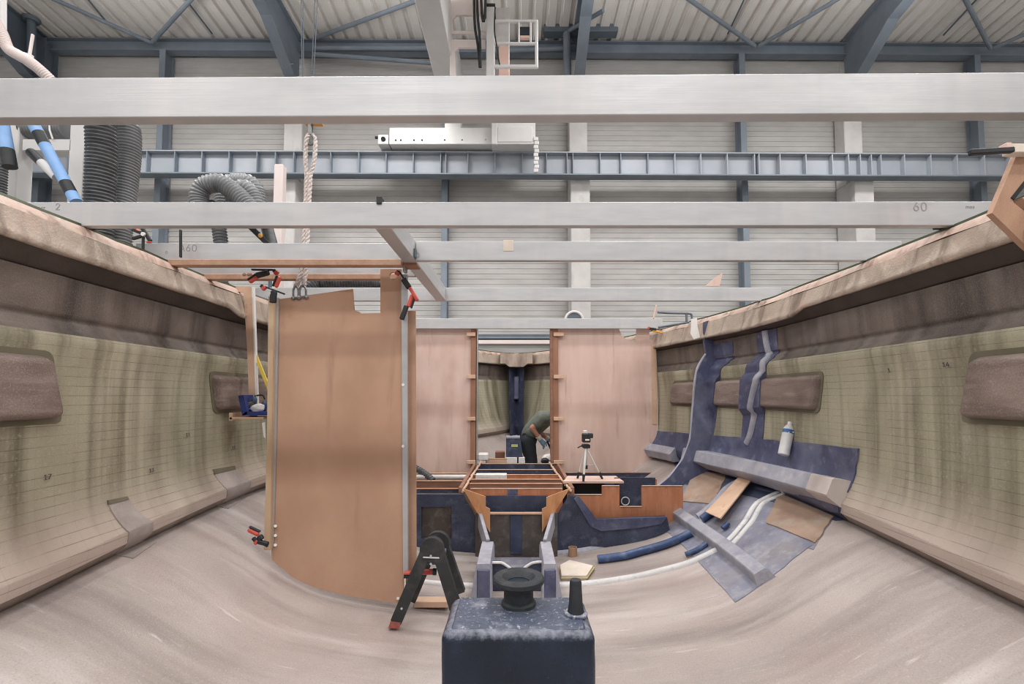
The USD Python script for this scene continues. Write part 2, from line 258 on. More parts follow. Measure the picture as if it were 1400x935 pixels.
names = ['second wall post from the left, behind the hanging hoses', 'wall post behind the white crane carriage', 'wall post right of the middle concrete column', 'wall post at the right edge above the plywood bracket']
k = 0
for X, t in POSTX:
    if t == 'p':
        tp = Thing('wall_post', 'slim blue grey steel ' + names[k], 'post', (X, 13.75, -3.3), 'steel posts of the hall wall'); k += 1
        tp.part('shaft', hsh(prism(ibeam(.17, .36), (X, 13.75, -3.28), (X, 13.75, 10.0), up=(0, 1, 0))), 'steel_blue', smooth=False)
        tp.part('base_plate', hsh(cbox((X - .16, 13.55, -3.3), (X + .16, 13.95, -3.27))), 'steel_blue')
names = {-6.4: 'pale concrete column behind the hanging rope sling', 1.78: 'pale concrete column at the middle of the hall wall', 9.75: 'pale concrete column on the right of the hall wall under a blue rafter'}
for X, t in POSTX:
    if t == 'c' and X in names:
        tc = Thing('concrete_column', names[X], 'column', (X, 13.5, -3.3))
        tc.part('lower_shaft', hsh(cbox((X - .27, 13.15, -3.3), (X + .27, 13.95, 6.05), .02)), 'concrete')
        tc.part('upper_shaft', hsh(cbox((X - .26, 13.5, 6.05), (X + .26, 13.95, 9.0), .02)), 'concrete')
RN = {-13.8: 'dark steel rafter at the far upper left corner', -6.4: 'grey steel rafter above the hanging hoist ropes', 1.78: 'narrow grey steel rafter right of the crane railing', 9.75: 'broad blue steel rafter at upper right'}
for X, t in POSTX:
    if t == 'c' and X in RN:
        mt = 'steel_dark' if X < -10 else 'steel_blue'
        tr = Thing('rafter', RN[X], 'rafter', (X, 13.4, 9.0))
        bot = [(13.75, 8.95), (13.2, 9.0), (11.9, 9.72), (9.0, 10.25), (4, 10.6)]
        web = [(y, z) for y, z in bot] + [(4, zr(4) - .03), (13.75, zr(13.75) - .03)]
        tr.part('web', hsh(prism([(p[0], p[1]) for p in web], (X - .02, 0, 0), (X + .02, 0, 0))), mt, smooth=False)
        for (y0, z0), (y1, z1) in zip(bot, bot[1:]): tr.part('flange', hsh(bar((X, y0, z0), (X, y1, z1), .3, .03)), mt)
        tr.part('top_flange', hsh(bar((X, 13.75, zr(13.75) - .03), (X, 4, zr(4) - .03), .28, .03)), mt)
def onroof(px, py, below):                                                    # where a line of sight meets the plane just under the roof
    r = ray(px, py); d = (10.42 + .06 * DW - below) / (r[2] + .06); return r * d
BR = [((206, 58), (72, -2), 'left brace from the post behind the hoses'), ((208, 58), (264, -4), 'right brace from the post behind the hoses'), ((432, 52), (566, 2), 'brace rising to the left of the crane girder'),
      ((1032, 63), (938, -4), 'left brace from the post right of the middle column'), ((1038, 63), (1150, -4), 'right brace from the post right of the middle column'), ((1354, 66), (1318, -4), 'left brace at the right edge post'), ((1358, 66), (1412, 42), 'right brace at the right edge post'),
      ((765, 50), (812, 22), 'short brace beside the crane railing')]
for a, bq, s in BR:
    p, q = ath(*a, 13.5), onroof(*bq, .25); q = p + (q - p) * 1.25
    single('roof_brace', rod(p, q, .055, 10), 'steel_blue', 'thin grey steel roof ' + s, 'brace')
for i, (a, bq, s) in enumerate([((148, 33), (116, -6), 'between the left braces'), ((290, 46), (250, -6), 'above the left part of the wall'), ((995, 46), (1020, -6), 'between the right braces'), ((1290, 48), (1340, -6), 'right of the blue rafter')]):
    p, q = onroof(*a, .12), onroof(*bq, .12)
    single('tie_rod', rod(p, q, .022, 8), 'steel_dark', 'dark thin tie rod under the roof sheets ' + s, 'rod')
for s, pts in (('upper', [(428, 66), (585, 66)]), ('lower', [(428, 74), (590, 86)]), ('right hand', [(676, 70), (775, 66)])):
    single('wall_pipe', rod(ath(*pts[0], 13.5), ath(*pts[1], 13.5), .06, 10), 'steel_blue', f'blue grey horizontal strut high on the wall behind the crane, {s} one', 'strut')
single('hanger_tube', rod(ath(775, 46, 13.3), ath(776, 120, 13.3), .11, 16), 'steel_blue', 'short vertical blue steel tube below the roof right of the crane railing', 'tube')
single('eave_block', cbox(ath(744, 42, 13.2), ath(842, 31, 13.5), .02), 'steel_dark', 'dark box section fixed under the roof by the middle rafter', 'beam')
tcap = Thing('roof_drain', 'dark round capped drain pipe in the upper left corner', 'pipe', ath(43, 60, 13))
c0, c1 = ath(43, 80, 13.0), ath(43, 27, 13.0)
tcap.part('pipe', rod(c0, c1, .1, 16), 'steel_dark'); tcap.part('cap', lathe([(0, 0), (.16, 0), (.2, .06), (.2, .09), (0, .09)], 20, c1 - V([0, 0, .06])), 'steel_dark')
# crane runway girder
tg = Thing('runway_girder', 'long blue grey crane runway girder with stiffeners across the hall wall', 'girder', (0, 12.9, 6.0))
z0, z1 = 12.9 * (540 - 234.5) / F, 12.9 * (540 - 201) / F
tg.part('web', hsh(cbox((-19, 12.98, z0), (19, 13.0, z1))), 'girder_blue')
tg.part('top_flange', hsh(cbox((-19, 12.82, z1 - .03), (19, 13.12, z1))), 'girder_blue')
tg.part('crane_rail', hsh(cbox((-19, 12.93, z1), (19, 12.99, z1 + .06))), 'steel_dark')
tg.part('bottom_flange', hsh(cbox((-19, 12.8, z0), (19, 13.12, z0 + .04))), 'steel_blue')
for px in [95, 131, 167, 203, 241, 278, 315, 353, 378, 403, 417, 453, 491.5, 528.6, 565.6, 603, 610, 640, 677, 714, 747, 775, 783, 820, 848, 885, 921.7, 957, 993, 1030, 1036, 1064.7, 1100, 1136, 1158, 1174, 1189, 1202, 1234, 1270, 1305.7, 1343, 1378]:
    X = ath(px, 215, 12.9)[0]; tg.part('stiffener', hsh(cbox((X - .014, 12.83, z0 + .04), (X + .014, 12.98, z1 - .03), .002)), 'girder_blue' if px > 920 else 'steel_blue')
# bridge crane: girder along the hall, end carriage on the runway, trolley frame and platform
tb = Thing('bridge_crane', 'white bridge crane girder with end carriage riding on the runway girder', 'crane', (-1.7, 12.8, z1))
tb.part('main_girder', cbox((-1.94, 3.0, 7.5), (-1.45, 12.9, 8.7), .01), 'white_paint')
tb.part('girder_foot', cbox(ath(590 + 18, 176, 12.6), ath(632, 158, 12.95), .01), 'white_paint')
e = lambda x0, y0, x1, y1, d0, d1: cbox(V([*ath(x0, y0, d0)[:2], ath(x0, y0, d0)[2]]), V([ath(x1, y1, d0)[0], d1, ath(x1, y1, d0)[2]]), .012)
car = tb.part('end_carriage', e(532, 197, 676, 175, 12.6, 13.2), 'white_paint')
for px in (541, 548, 566, 577, 608, 632, 664, 673): tb.part('bolt', rod(ath(px, 191.5, 12.62), ath(px, 191.5, 12.58), .022, 8), 'black', car)
wb = tb.part('buffer_box', e(516.5, 197, 531, 184, 12.6, 13.1), 'white_paint')
tb.part('wheel_hub', rod(ath(524, 190, 12.62), ath(524, 190, 12.56), .06, 16), 'black', wb)
tb.part('buffer', rod(ath(517, 188, 12.7), ath(513, 188, 12.7), .035, 12), 'black', wb)
dx = tb.part('drive_box', e(672, 197, 732, 160, 12.45, 13.2), 'white_paint')
tb.part('cover_plate', e(680, 194, 728, 173, 12.43, 12.46), 'white_paint', dx); tb.part('side_cover', e(672, 197, 680, 158, 12.40, 12.5), 'white_paint', dx)
for i in range(9): y = 187 + i * 5.4; tb.part('chain_link', e(729.5 + (i % 2), y + 5, 736 + (i % 2), y, 12.4, 12.48), 'white_paint')
tf = Thing('hoist_trolley', 'white and pinkish crane trolley frame with inspection platform above the near beam', 'hoist', at(650, 130, 10.3))
D = 10.3
q = [[(620, 42), (665, 42), (665, 20.5), (624, 20.5), (619, 26), (619, 36)], [(618, 54), (665, 54), (665, 46), (617, 46)], [(622, 69), (627, 65), (665, 65), (665, 110), (624, 110)]]
tf.part('frame', pp([(614.5, -30), (664, -30), (664, 125), (615, 125)], D, .05, q), 'pink_white', smooth=False)
tf.part('mast', e(664.5, 120, 676, 8, 10.1, 10.45), 'white_paint')
tf.part('mast_cap', e(663, 8, 677, 4, 10.08, 10.47), 'black')
rl = tf.part('railing', cat([e(x0, y0, x1, y1, 10.1, 10.16) for x0, y0, x1, y1 in [(674, 30, 735, 26.5), (731.5, 92, 735.5, 26.5), (674, 60, 735, 57), (708, 58, 711, 28), (724, 58, 727, 28), (694.8, 90, 696.5, 28), (674, 92, 736, 88)]]), 'white_paint')
tf.part('control_panel', e(711, 48, 724.5, 36, 10.12, 10.2), 'screen_dark'); tf.part('panel_strip', e(711, 52, 725, 48, 10.12, 10.2), 'salmon_board')
tf.part('back_panel', e(676, 60, 697, 10, 10.5, 10.6), 'concrete', label='grey sheet behind the mast'); tf.part('cabinet', e(682, 110, 696.5, 62, 10.4, 10.6), 'salmon_board', label='salmon coloured panel')
tf.part('support_arm', e(640, 122, 735, 118, 10.1, 10.9), 'white_paint')
for i, pts in enumerate([[(648, -20), (649, 33), (653, 60), (656, 92)], [(652, -20), (653, 20), (656, 50), (657, 92)], [(657.5, -20), (659, 20), (661, 30), (663, 20), (664, -20)], [(677, 10), (676, 40), (679, 62), (683, 88)]]):
    P, _ = resample([at(x, y, 10.0 - .03 * i) for x, y in pts], 24)
    tf.part('cable', tube(P, .028 if i < 3 else .015, 8), 'black')
# hoist hook and ropes from the trolley, rope sling and shackles holding the panel
DS = 3.72
th = Thing('crane_hook', 'orange hoist hook block hanging just below the near beam', 'hook', at(428, 185, DS))
th.part('block', prism([(-.07, 0), (.065, 0), (.085, .03), (.06, .12), (-.06, .12)], at(427, 168, DS) + V([0, -.05, 0]), at(427, 168, DS) + V([0, .05, 0])), 'orange')
th.part('side_guard', ball(at(437, 163, DS) + V([0, 0, .02]), .05, 2, (1, .9, 1)), 'orange'); th.part('pin', rod(at(411, 162, DS), at(420, 162, DS), .009, 8), 'black')
th.part('shank', bar(at(424.5, 186, DS), at(424.5, 160, DS), .04, .03), 'shackle')
P, _ = resample([at(421, 184, DS), at(421, 193, DS), at(424.5, 197.5, DS), at(429, 193, DS), at(428, 186, DS)], 20); th.part('hook', tube(P, .013, 10), 'shackle')
for x in (407, 412, 441, 448): th.part('wire', tube(resample([at(x, -260, DS), at(420 + (x - 427) * .3, 150, DS)], 6)[0], .0035, 6), 'steel_dark')
def rope(pts, r, n=140, tw=30):                                               # two twisted strands
    Q, t = resample(pts, n); T = np.gradient(Q, axis=0); T /= np.linalg.norm(T, axis=1)[:, None]; u = np.cross(T, (0, 1, 0)); u /= np.linalg.norm(u, axis=1)[:, None]; w = np.cross(T, u)
    return cat([tube(Q + .55 * r * (np.cos(t * tw + a)[:, None] * u + np.sin(t * tw + a)[:, None] * w), r * .62, 7) for a in (0, 2.1, 4.2)])
ts = Thing('rope_sling', 'pale twisted rope sling hanging from the crane hook to the tall panel', 'rope', at(418, 385, DS))
ts.part('eye', rope([at(419.5, 240, DS), at(418, 205, DS), at(420, 188, DS - .01), at(425, 184, DS), at(430, 188, DS + .01), at(431, 200, DS), at(424, 240, DS)], .016, 120, 60), 'rope')
ts.part('strand', rope([at(419.5, 240, DS), at(417, 300, DS), at(412, 372, DS), at(408, 384, DS), at(404.5, 392, DS)], .017, 200, 60), 'rope')
ts.part('strand', rope([at(424, 240, DS), at(421, 300, DS), at(417.5, 370, DS), at(416, 382, DS), at(415.5, 390, DS)], .017, 200, 60), 'rope')
for i, (x, y) in enumerate([(404.5, 392), (414, 391)]):
    tk = Thing('shackle', ['steel shackle on the top edge of the tall panel, left one below the rope', 'steel shackle on the top edge of the tall panel, right one below the rope'][i], 'shackle', at(x, y + 18, DS - .05))
    w = 3.4 if i == 0 else 4.2
    P, _ = resample([at(x - w, y + 15, DS - .03), at(x - w, y + 5, DS - .03), at(x, y - 1, DS - .03), at(x + w, y + 5, DS - .03), at(x + w, y + 15, DS - .03)], 24); tk.part('bow', tube(P, .008, 10), 'shackle')
    tk.part('pin', rod(at(x - w - 2, y + 15, DS - .03), at(x + w + 2, y + 15, DS - .03), .009, 10), 'shackle')
    for s in (-1, 1): tk.part('pin_end', ball(at(x + s * (w + .5), y + 15.5, DS - .03), .015, 2), 'shackle')
# far pipes seen above the bow, lamp ring
for i, (y, m_, h) in enumerate([(458.5, 'steel_dark', .03), (462.5, 'steel_blue', .06), (466.5, 'pink_white', .08)]):
    p = at(640, y, 13.9); single('wall_conduit', cbox((p[0], 13.86, p[2] - h), (p[0] + 3.2, 13.98, p[2] + h), .01), m_, f'long horizontal conduit on the far wall above the bow, {["top dark", "middle blue grey", "bottom pale"][i]} one', 'conduit')
tcc = Thing('corner_column', 'dark steel column at the far left of the hall wall', 'column', (-13.75, 13.6, -3.3))
tcc.part('shaft', hsh(prism(ibeam(.3, .4), (-13.6, 13.6, -3.28), (-13.6, 13.6, 10.2), up=(0, 1, 0))), 'steel_dark', smooth=False)
tcc.part('base_plate', hsh(cbox((-13.85, 13.35, -3.3), (-13.35, 13.85, -3.27))), 'steel_dark')
# ------------------------------------------------------------------ the boat hull (seen from inside)
Wd = PC([-1.2, 0, 1, 2.3, 4.6, 5.2, 6.2, 7.3, 8.5, 9.5, 10.4, 11.05, 11.3], [2.30, 2.40, 2.46, 2.52, 2.58, 2.54, 2.37, 2.11, 1.72, 1.31, .86, .36, .06])
Cd = PC([-1.2, 6.5, 7.3, 8.5, 9.5, 10.4, 11.3], [1, 1, .985, .92, .82, .70, .55])          # chine half breadth against the rail
ZCH = PC([-1.2, 1, 2.3, 3.2, 4.2, 6, 8, 10, 11.3], [-.97, -.97, -.945, -.89, -.84, -.81, -.79, -.77, -.75])
ZB = PC([-1.2, 1, 5, 6.5, 8, 9.5, 10.4, 11.3], [-1.66, -1.68, -1.66, -1.62, -1.52, -1.32, -1.1, -.82])
TOPP = [(.01, .66, 0), (-.008, .455, 0), (-.03, .44, 0), (-.03, .415, 0), (-.002, .395, 0), (.0, .372, 0), (.048, .335, 0)]      # band (offset inwards, height)
MID = [(.048, .335), (.056, .30), (.046, .24), (.032, .14), (.026, .02), (.024, -.15), (.027, -.35), (.034, -.52), (.050, -.64), (.082, -.72), (.125, -.79), (.145, -.82)]
HB = PC([0, .08, .2, .32, .5, .588, .67, .75, .82, .9, .95, 1], [1, .998, .972, .935, .842, .765, .63, .462, .305, .145, .066, 0])
BT = np.r_[np.linspace(1, .9, 8), np.linspace(.885, .6, 18), np.linspace(.58, 0, 16)]
def section(d):
    W, c, zc, zb = float(Wd(d)), float(Cd(d)), float(ZCH(d)), float(min(ZB(d), ZCH(d) - .11)); out = []
    fl = lambda z: 1 - (1 - c) * np.clip((.34 - z) / (.34 - zc), 0, 1)
    k = min(1, W / .8)
    for o, z, _ in TOPP: out.append((max(W - o * k, .01), z))
    zz = lambda z: .335 + (z - .335) * (.335 - zc - .05) / (.335 + .82)
    mid = [(max(W * fl(zz(z)) - o * k, .008), zz(z)) for o, z in MID]
    fine = np.linspace(0, 1, 19); t = np.linspace(0, 1, len(mid)); mx = PC(t, [m[0] for m in mid]); mz = PC(t, [m[1] for m in mid])
    out += [(float(mx(f)), float(mz(f))) for f in fine[1:]]
    Wc = max(W * c - .145 * k, .006)
    out += [(Wc + .012 * k, zc - .02), (Wc + .092 * k, zc - .085)]                       # rolled lip and the step out behind it
    Wb = max(W * c - .042 * k, .005)
    out += [(Wb * b, (zc - .10) + (zb - zc + .10) * float(HB(b))) for b in BT]
    return out
NB, NM = len(TOPP), len(TOPP) + 18 + 2
DS_ = np.unique(np.r_[np.linspace(-1.2, 9.4, 112), np.linspace(9.4, 11.3, 40)])
SEC = V([section(d) for d in DS_]); NI = SEC.shape[1]                          # (stations, profile, 2)
def H(side, d, i):                                                            # point of the hull at station d and profile index i
    fd = np.interp(d, DS_, np.arange(len(DS_))); a = min(int(fd), len(DS_) - 2); fa = fd - a; i = min(max(i, 0), NI - 1.001); b = int(i); fb = i - b
    s = (SEC[a, b] * (1 - fb) + SEC[a, b + 1] * fb) * (1 - fa) + (SEC[a + 1, b] * (1 - fb) + SEC[a + 1, b + 1] * fb) * fa
    return V([side * s[0], d, s[1]])
def HN(side, d, i):                                                           # inward normal
    e1, e2 = H(side, d + .05, i) - H(side, d - .05, i), H(side, d, i + .6) - H(side, d, i - .6); n = unit(np.cross(e1, e2)); return n if n @ V([-side, 0, .4]) > 0 else -n
GR = {}
for side in (-1, 1):
    P = np.stack([side * SEC[..., 0], np.repeat(DS_[:, None], NI, 1), SEC[..., 1]], -1); dep = P[..., 1] * math.cos(PITCH) + P[..., 2] * math.sin(PITCH)
    px = VX + F * P[..., 0] / np.maximum(dep, .1); py = PY0 - F * (P[..., 2] * math.cos(PITCH) - P[..., 1] * math.sin(PITCH)) / np.maximum(dep, .1); GR[side] = (px, py, dep)
def inv(px, py, side=1):                                                      # the hull's (station, index) seen at a pixel
    X, Y, D = GR[side]; best = None
    for (o1, o2, o3) in (((0, 0), (1, 0), (1, 1)), ((0, 0), (1, 1), (0, 1))):
        g = lambda A, o: A[o[0]:A.shape[0] - 1 + o[0], o[1]:A.shape[1] - 1 + o[1]]
        x1, x2, x3, y1, y2, y3 = (g(X, o1), g(X, o2), g(X, o3), g(Y, o1), g(Y, o2), g(Y, o3))
        det = (y2 - y3) * (x1 - x3) + (x3 - x2) * (y1 - y3); det = np.where(np.abs(det) < 1e-9, 1e-9, det)
        a = ((y2 - y3) * (px - x3) + (x3 - x2) * (py - y3)) / det; b = ((y3 - y1) * (px - x3) + (x1 - x3) * (py - y3)) / det; c = 1 - a - b
        ok = (a >= -1e-6) & (b >= -1e-6) & (c >= -1e-6) & (g(D, o1) > .8)
        for r, q in zip(*np.nonzero(ok)):
            w = V([a[r, q], b[r, q], c[r, q]]); dd = w @ V([D[r + o[0], q + o[1]] for o in (o1, o2, o3)])
            if best is None or dd < best[0]: best = (dd, w @ V([DS_[r + o[0]] for o in (o1, o2, o3)]), w @ V([float(q + o[1]) for o in (o1, o2, o3)]))
    if best is None:
        if py > 700: raise ValueError((px, py, side))
        return inv(px, py + 5, side)
    return best[1], best[2]
def hp(px, py, side=1): return H(side, *inv(px, py, side))
def gridmesh(P):
    a, b = P.shape[:2]; i = np.arange(a * b).reshape(a, b); f = np.stack([i[:-1, :-1], i[1:, :-1], i[1:, 1:], i[:-1, 1:]], -1).reshape(-1, 4); return P.reshape(-1, 3), np.vstack([f[:, [0, 1, 2]], f[:, [0, 2, 3]]])
def solid(P, Q):                                                              # a closed skin between two grids
    (v, f), (w, g) = gridmesh(P), gridmesh(Q); n = len(v); a, b = P.shape[:2]; i = np.arange(a * b).reshape(a, b); e = np.r_[i[:, 0], i[-1, 1:], i[-2::-1, -1], i[0, -2:0:-1]]; s = []
    for p, q in zip(e, np.roll(e, -1)): s += [[q, p, p + n], [q, p + n, q + n]]
    m = trimesh.Trimesh(np.vstack([v, w]), np.vstack([f, g[:, ::-1] + n, s]), process=False); return outward(m)
def patch(corners, off=.006, side=1, n=(14, 14), ragged=0, seed=0, over=False):             # cloth laid on the hull between four pixels
    c = [V(inv(*q, side)) if len(q) == 2 else V(q[:2]) for q in corners]; P = np.zeros((*n, 3)); Q = P.copy()
    for a in range(n[0]):
        for b in range(n[1]):
            u, v = a / (n[0] - 1), b / (n[1] - 1)
            if ragged and a in (0, n[0] - 1): v = v
            q = (c[0] * (1 - u) + c[1] * u) * (1 - v) + (c[3] * (1 - u) + c[2] * u) * v
            if ragged:
                j = meshkit.noise(V([a * .9, b * .9, seed]), 3) - .5
                if a in (0, n[0] - 1) or b in (0, n[1] - 1): q = q + V([j * ragged, j * ragged * 9])
            p, m = H(side, *q), HN(side, *q); o_ = off + (.066 * min(1, max(0, (.22 - abs(p[2] - .02)) / .05)) if over else 0); P[a, b] = p + m * o_; Q[a, b] = p - m * .012
    return solid(P, Q)
boat = Thing('boat_hull', 'open moulded hull of a large yacht under construction filling the foreground', 'boat', (0, 5, -1.7))
for side in (-1, 1):
    P = np.stack([side * SEC[..., 0], np.repeat(DS_[:, None], NI, 1), SEC[..., 1]], -1); O = P.copy(); O[..., 0] += side * .07; O[..., 2] -= .05 * np.linspace(0, 1, NI)[None]
    low = P.copy(); rough = (meshkit.fbm(P * V([1.2, .9, 1.2]), 3, 5) - .5) * .016
    P[..., 0] -= side * rough; P[:, :2] = low[:, :2]
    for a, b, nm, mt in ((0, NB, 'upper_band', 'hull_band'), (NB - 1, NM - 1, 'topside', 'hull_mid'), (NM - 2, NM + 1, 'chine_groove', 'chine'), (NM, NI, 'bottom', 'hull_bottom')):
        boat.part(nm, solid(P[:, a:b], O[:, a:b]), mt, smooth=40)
    # flange round the rail: (offset inwards, height) seen from inside, deeper towards the bow from the notch at 4.2 m
    dd = np.unique(np.r_[np.linspace(-1.2, 4.1, 44), np.linspace(4.1, 4.3, 8), np.linspace(4.3, 9.4, 50), np.linspace(9.4, 11.3, 30)])
    lipz = np.interp(dd, [-1.2, 4.12, 4.26, 11.3], [.755, .755, .70, .70]); lipo = np.interp(dd, [-1.2, 4.12, 4.26, 11.3], [.115, .115, .13, .13])
    def fl(prof):
        out = np.zeros((len(dd), len(prof), 3))
        for a, d in enumerate(dd):
            W = float(Wd(d)); k = min(1, W / .5)
            for b, (o, z) in enumerate(prof):
                o_, z_ = (o, z) if o is not None else (lipo[a] + z[0], lipz[a] + z[1]); j = .010 * (meshkit.noise(V([d * 4, b * 1.7, side + 5.]), 2) - .5)
                out[a, b] = (side * max(W - o_ * k - j, .0), d, z_ + j)
        return out
    Pp = fl([(.0, .972), (.03, .966), (.055, .93), (.068, .905)]); Pf = fl([(.068, .905), (None, (-.03, .09)), (None, (-.012, .04)), (None, (0, .02)), (None, (-.004, .0)), (None, (-.015, -.008))]); Pu = fl([(None, (-.015, -.008)), (None, (-.035, -.016)), (.03, .675), (-.01, .66)])
    back = lambda G: np.stack([np.where(True, G[..., 0] * 0 + side * (np.asarray(Wd(dd))[:, None] + .10), 0), G[..., 1], G[..., 2]], -1)
    boat.part('flange_edge', solid(Pp, back(Pp)), 'flange_pink', label='pinkish upper edge of the hull flange'); boat.part('flange_shaded_underside', solid(Pu, back(Pu)), 'underside', smooth=40); boat.part('flange', solid(Pf, back(Pf)), 'flange', smooth=40, label='thick fibreglass flange round the top of the hull')
    G = fl([(.02, .964), (.02, .985), (-.03, .985), (-.03, .964)]); boat.part('edge_trim', solid(G[:, :2], G[:, [3, 2]]), 'green_edge', label='green edge strip along the flange')
    # window pads: pillows proud of the topside with a groove round them
    def pad(d0, d1, zt, zb_, nm):
        iz = lambda d, z: NB - 1 + float(np.interp(-z, -SEC[np.searchsorted(DS_, d)][NB - 1:NM - 2, 1], np.arange(NM - 1 - NB)))
        for nm2, grow, dep, mt in (('window_groove', .030, .004, 'pad_groove'), (nm, 0, .045, 'pad')):
            n1, n2 = 40, 18; P_ = np.zeros((n1, n2, 3)); Q_ = P_.copy()
            for a in range(n1):
                for b_ in range(n2):
                    u, v = a / (n1 - 1), b_ / (n2 - 1); u, v = (1 - math.cos(u * math.pi)) / 2, (1 - math.cos(v * math.pi)) / 2
                    w, h_ = d1 - d0 + 2 * grow, zt - zb_ + 2 * grow; x, y = (u - .5) * w, (v - .5) * h_; r = .05
                    skew = -.10 * (v - .5) if nm2 == nm else -.1 * (v - .5)
                    ex, ey = max(abs(x) - (w / 2 - r), 0), max(abs(y) - (h_ / 2 - r), 0); l = math.hypot(ex, ey)
                    if l > r: x -= math.copysign(ex * (1 - r / l), x); y -= math.copysign(ey * (1 - r / l), y)
                    edge = min(w / 2 - abs(x), h_ / 2 - abs(y)); edge = min(edge, r - min(l, r)) if l > 0 else edge
                    d, z = (d0 + d1) / 2 + x + skew, (zt + zb_) / 2 + y; hh = dep * 1.35 * math.sqrt(max(0, 1 - (1 - min(edge / .028, 1)) ** 2)) if nm2 == nm else dep
                    i_ = iz(d, z); p, m = H(side, d, i_), HN(side, d, i_); P_[a, b_] = p + m * hh; Q_[a, b_] = p - m * .03
            boat.part(nm2, solid(P_, Q_), mt, smooth=50)
    pad(.9, 2.66 if side > 0 else 2.60, .205, -.125, 'window_pad'); pad(4.06, 6.8, .17, -.125, 'window_pad')
# recessed laps in the left bottom, small steps above the chine
for q in ([(146, 684), (173, 679), (214, 742), (182, 764)], [(290, 644), (320, 639), (340, 678), (312, 696)]):
    boat.part('laminate_patch', patch(q, .007, -1, (14, 26)), 'patch_dusty', label='small square fibreglass patch above the chine')
for q in ([(146, 684), (172, 679), (174, 683), (147, 690)], [(290, 642), (320, 637), (321, 642), (292, 649)]): boat.part('patch_edge', patch(q, .012, -1, (6, 3)), 'pad_groove')
P = np.zeros((2, 26, 3)); Q = np.zeros((5, 26, 3)); R = Q.copy()
for b, z in enumerate(np.linspace(.68, -.95, 26)):
    dst = 11.18 - .02 * b / 26; hw = .17 - .03 * b / 26
    for a, t in enumerate(np.linspace(-1, 1, 5)): Q[a, b] = (t * hw, dst - .30 * (1 - abs(t)) ** 1 * 0 - .26 * abs(t) - .10, z); R[a, b] = (t * hw * 1.2, dst + .3, z)
boat.part('stem_reinforcement', solid(Q, R), 'laminate_dark', label='dark blue reinforcement down the inside of the bow')
boat.part('stem_strip', cbox((-.06, 10.93, -.1), (.06, 11.1, .42), .02), 'laminate_blue')
boat.part('bow_knee', prism([(-.16, .63), (.16, .63), (.25, .70), (.36, .70), (.36, .945), (.0, .915), (-.36, .945), (-.36, .70), (-.25, .70)], (0, 10.72, 0), (0, 11.28, 0)), 'flange')
for i, (t, px, py) in enumerate((('17', 62, 652), ('13', 205, 643), ('11', 255, 594), ('11', 318, 612), ('14', 1296, 498), ('1', 1218, 506))):
    s = -1 if px < 700 else 1; p = hp(px, py, s); d, ii = inv(px, py, s); n = HN(s, d, ii); e1 = unit(H(s, d + .1, ii) - H(s, d - .1, ii)) * -s * -1; e1 = e1 if (e1 @ V([1, 0, 0])) > 0 or abs(e1[0]) > .9 else -e1
    e1 = V([0, 1, 0]) * (1 if s < 0 else -1); e1 = unit(e1 - n * (e1 @ n)); e2 = np.cross(n, e1)
    m = meshkit.text_mesh(t, .028, .003); m.vertices = p + n * .012 + (m.vertices - m.bounds.mean(0)) @ np.stack([e1, e2, n]); boat.part('number_mark', m, 'dark_core', label='small dark number written on the hull side', smooth=False)
# ---- structure laminated into the hull: parts of the boat
def secpoly(d, grow=.012):
    s = section(d); s = [(x + grow, z - grow * (1 if z < -.9 else 0)) for x, z in s]
    return Polygon([(-x, z) for x, z in s] + [(x, z) for x, z in s[::-1]]).buffer(0).union(Polygon([(-s[0][0], .5), (s[0][0], .5), (s[0][0], 2), (-s[0][0], 2)]))
def pph(px, Y, th, holes=(), xz=None):                                        # a transverse plate cut to the hull's section
    g = lambda l: [(q[0], q[2]) for q in (at(x, y, Y) for x, y in l)]
    P = Polygon(xz or g(px), [g(h) for h in holes]).buffer(0).intersection(secpoly(Y + th)); P = max(P.geoms, key=lambda k: k.area) if hasattr(P, 'geoms') else P
    return plate(list(P.exterior.coords)[:-1], Y, Y + th, [list(h.coords)[:-1] for h in P.interiors])
def pphu(polys, Y, th):
    U = None
    for q in polys: g = Polygon([(w[0], w[2]) for w in (at(x, y, Y) for x, y in q)]).buffer(0); U = g if U is None else U.union(g)
    U = U.intersection(secpoly(Y + th)); U = max(U.geoms, key=lambda k: k.area) if hasattr(U, 'geoms') else U
    return plate(list(U.exterior.coords)[:-1], Y, Y + th, [list(h.coords)[:-1] for h in U.interiors])
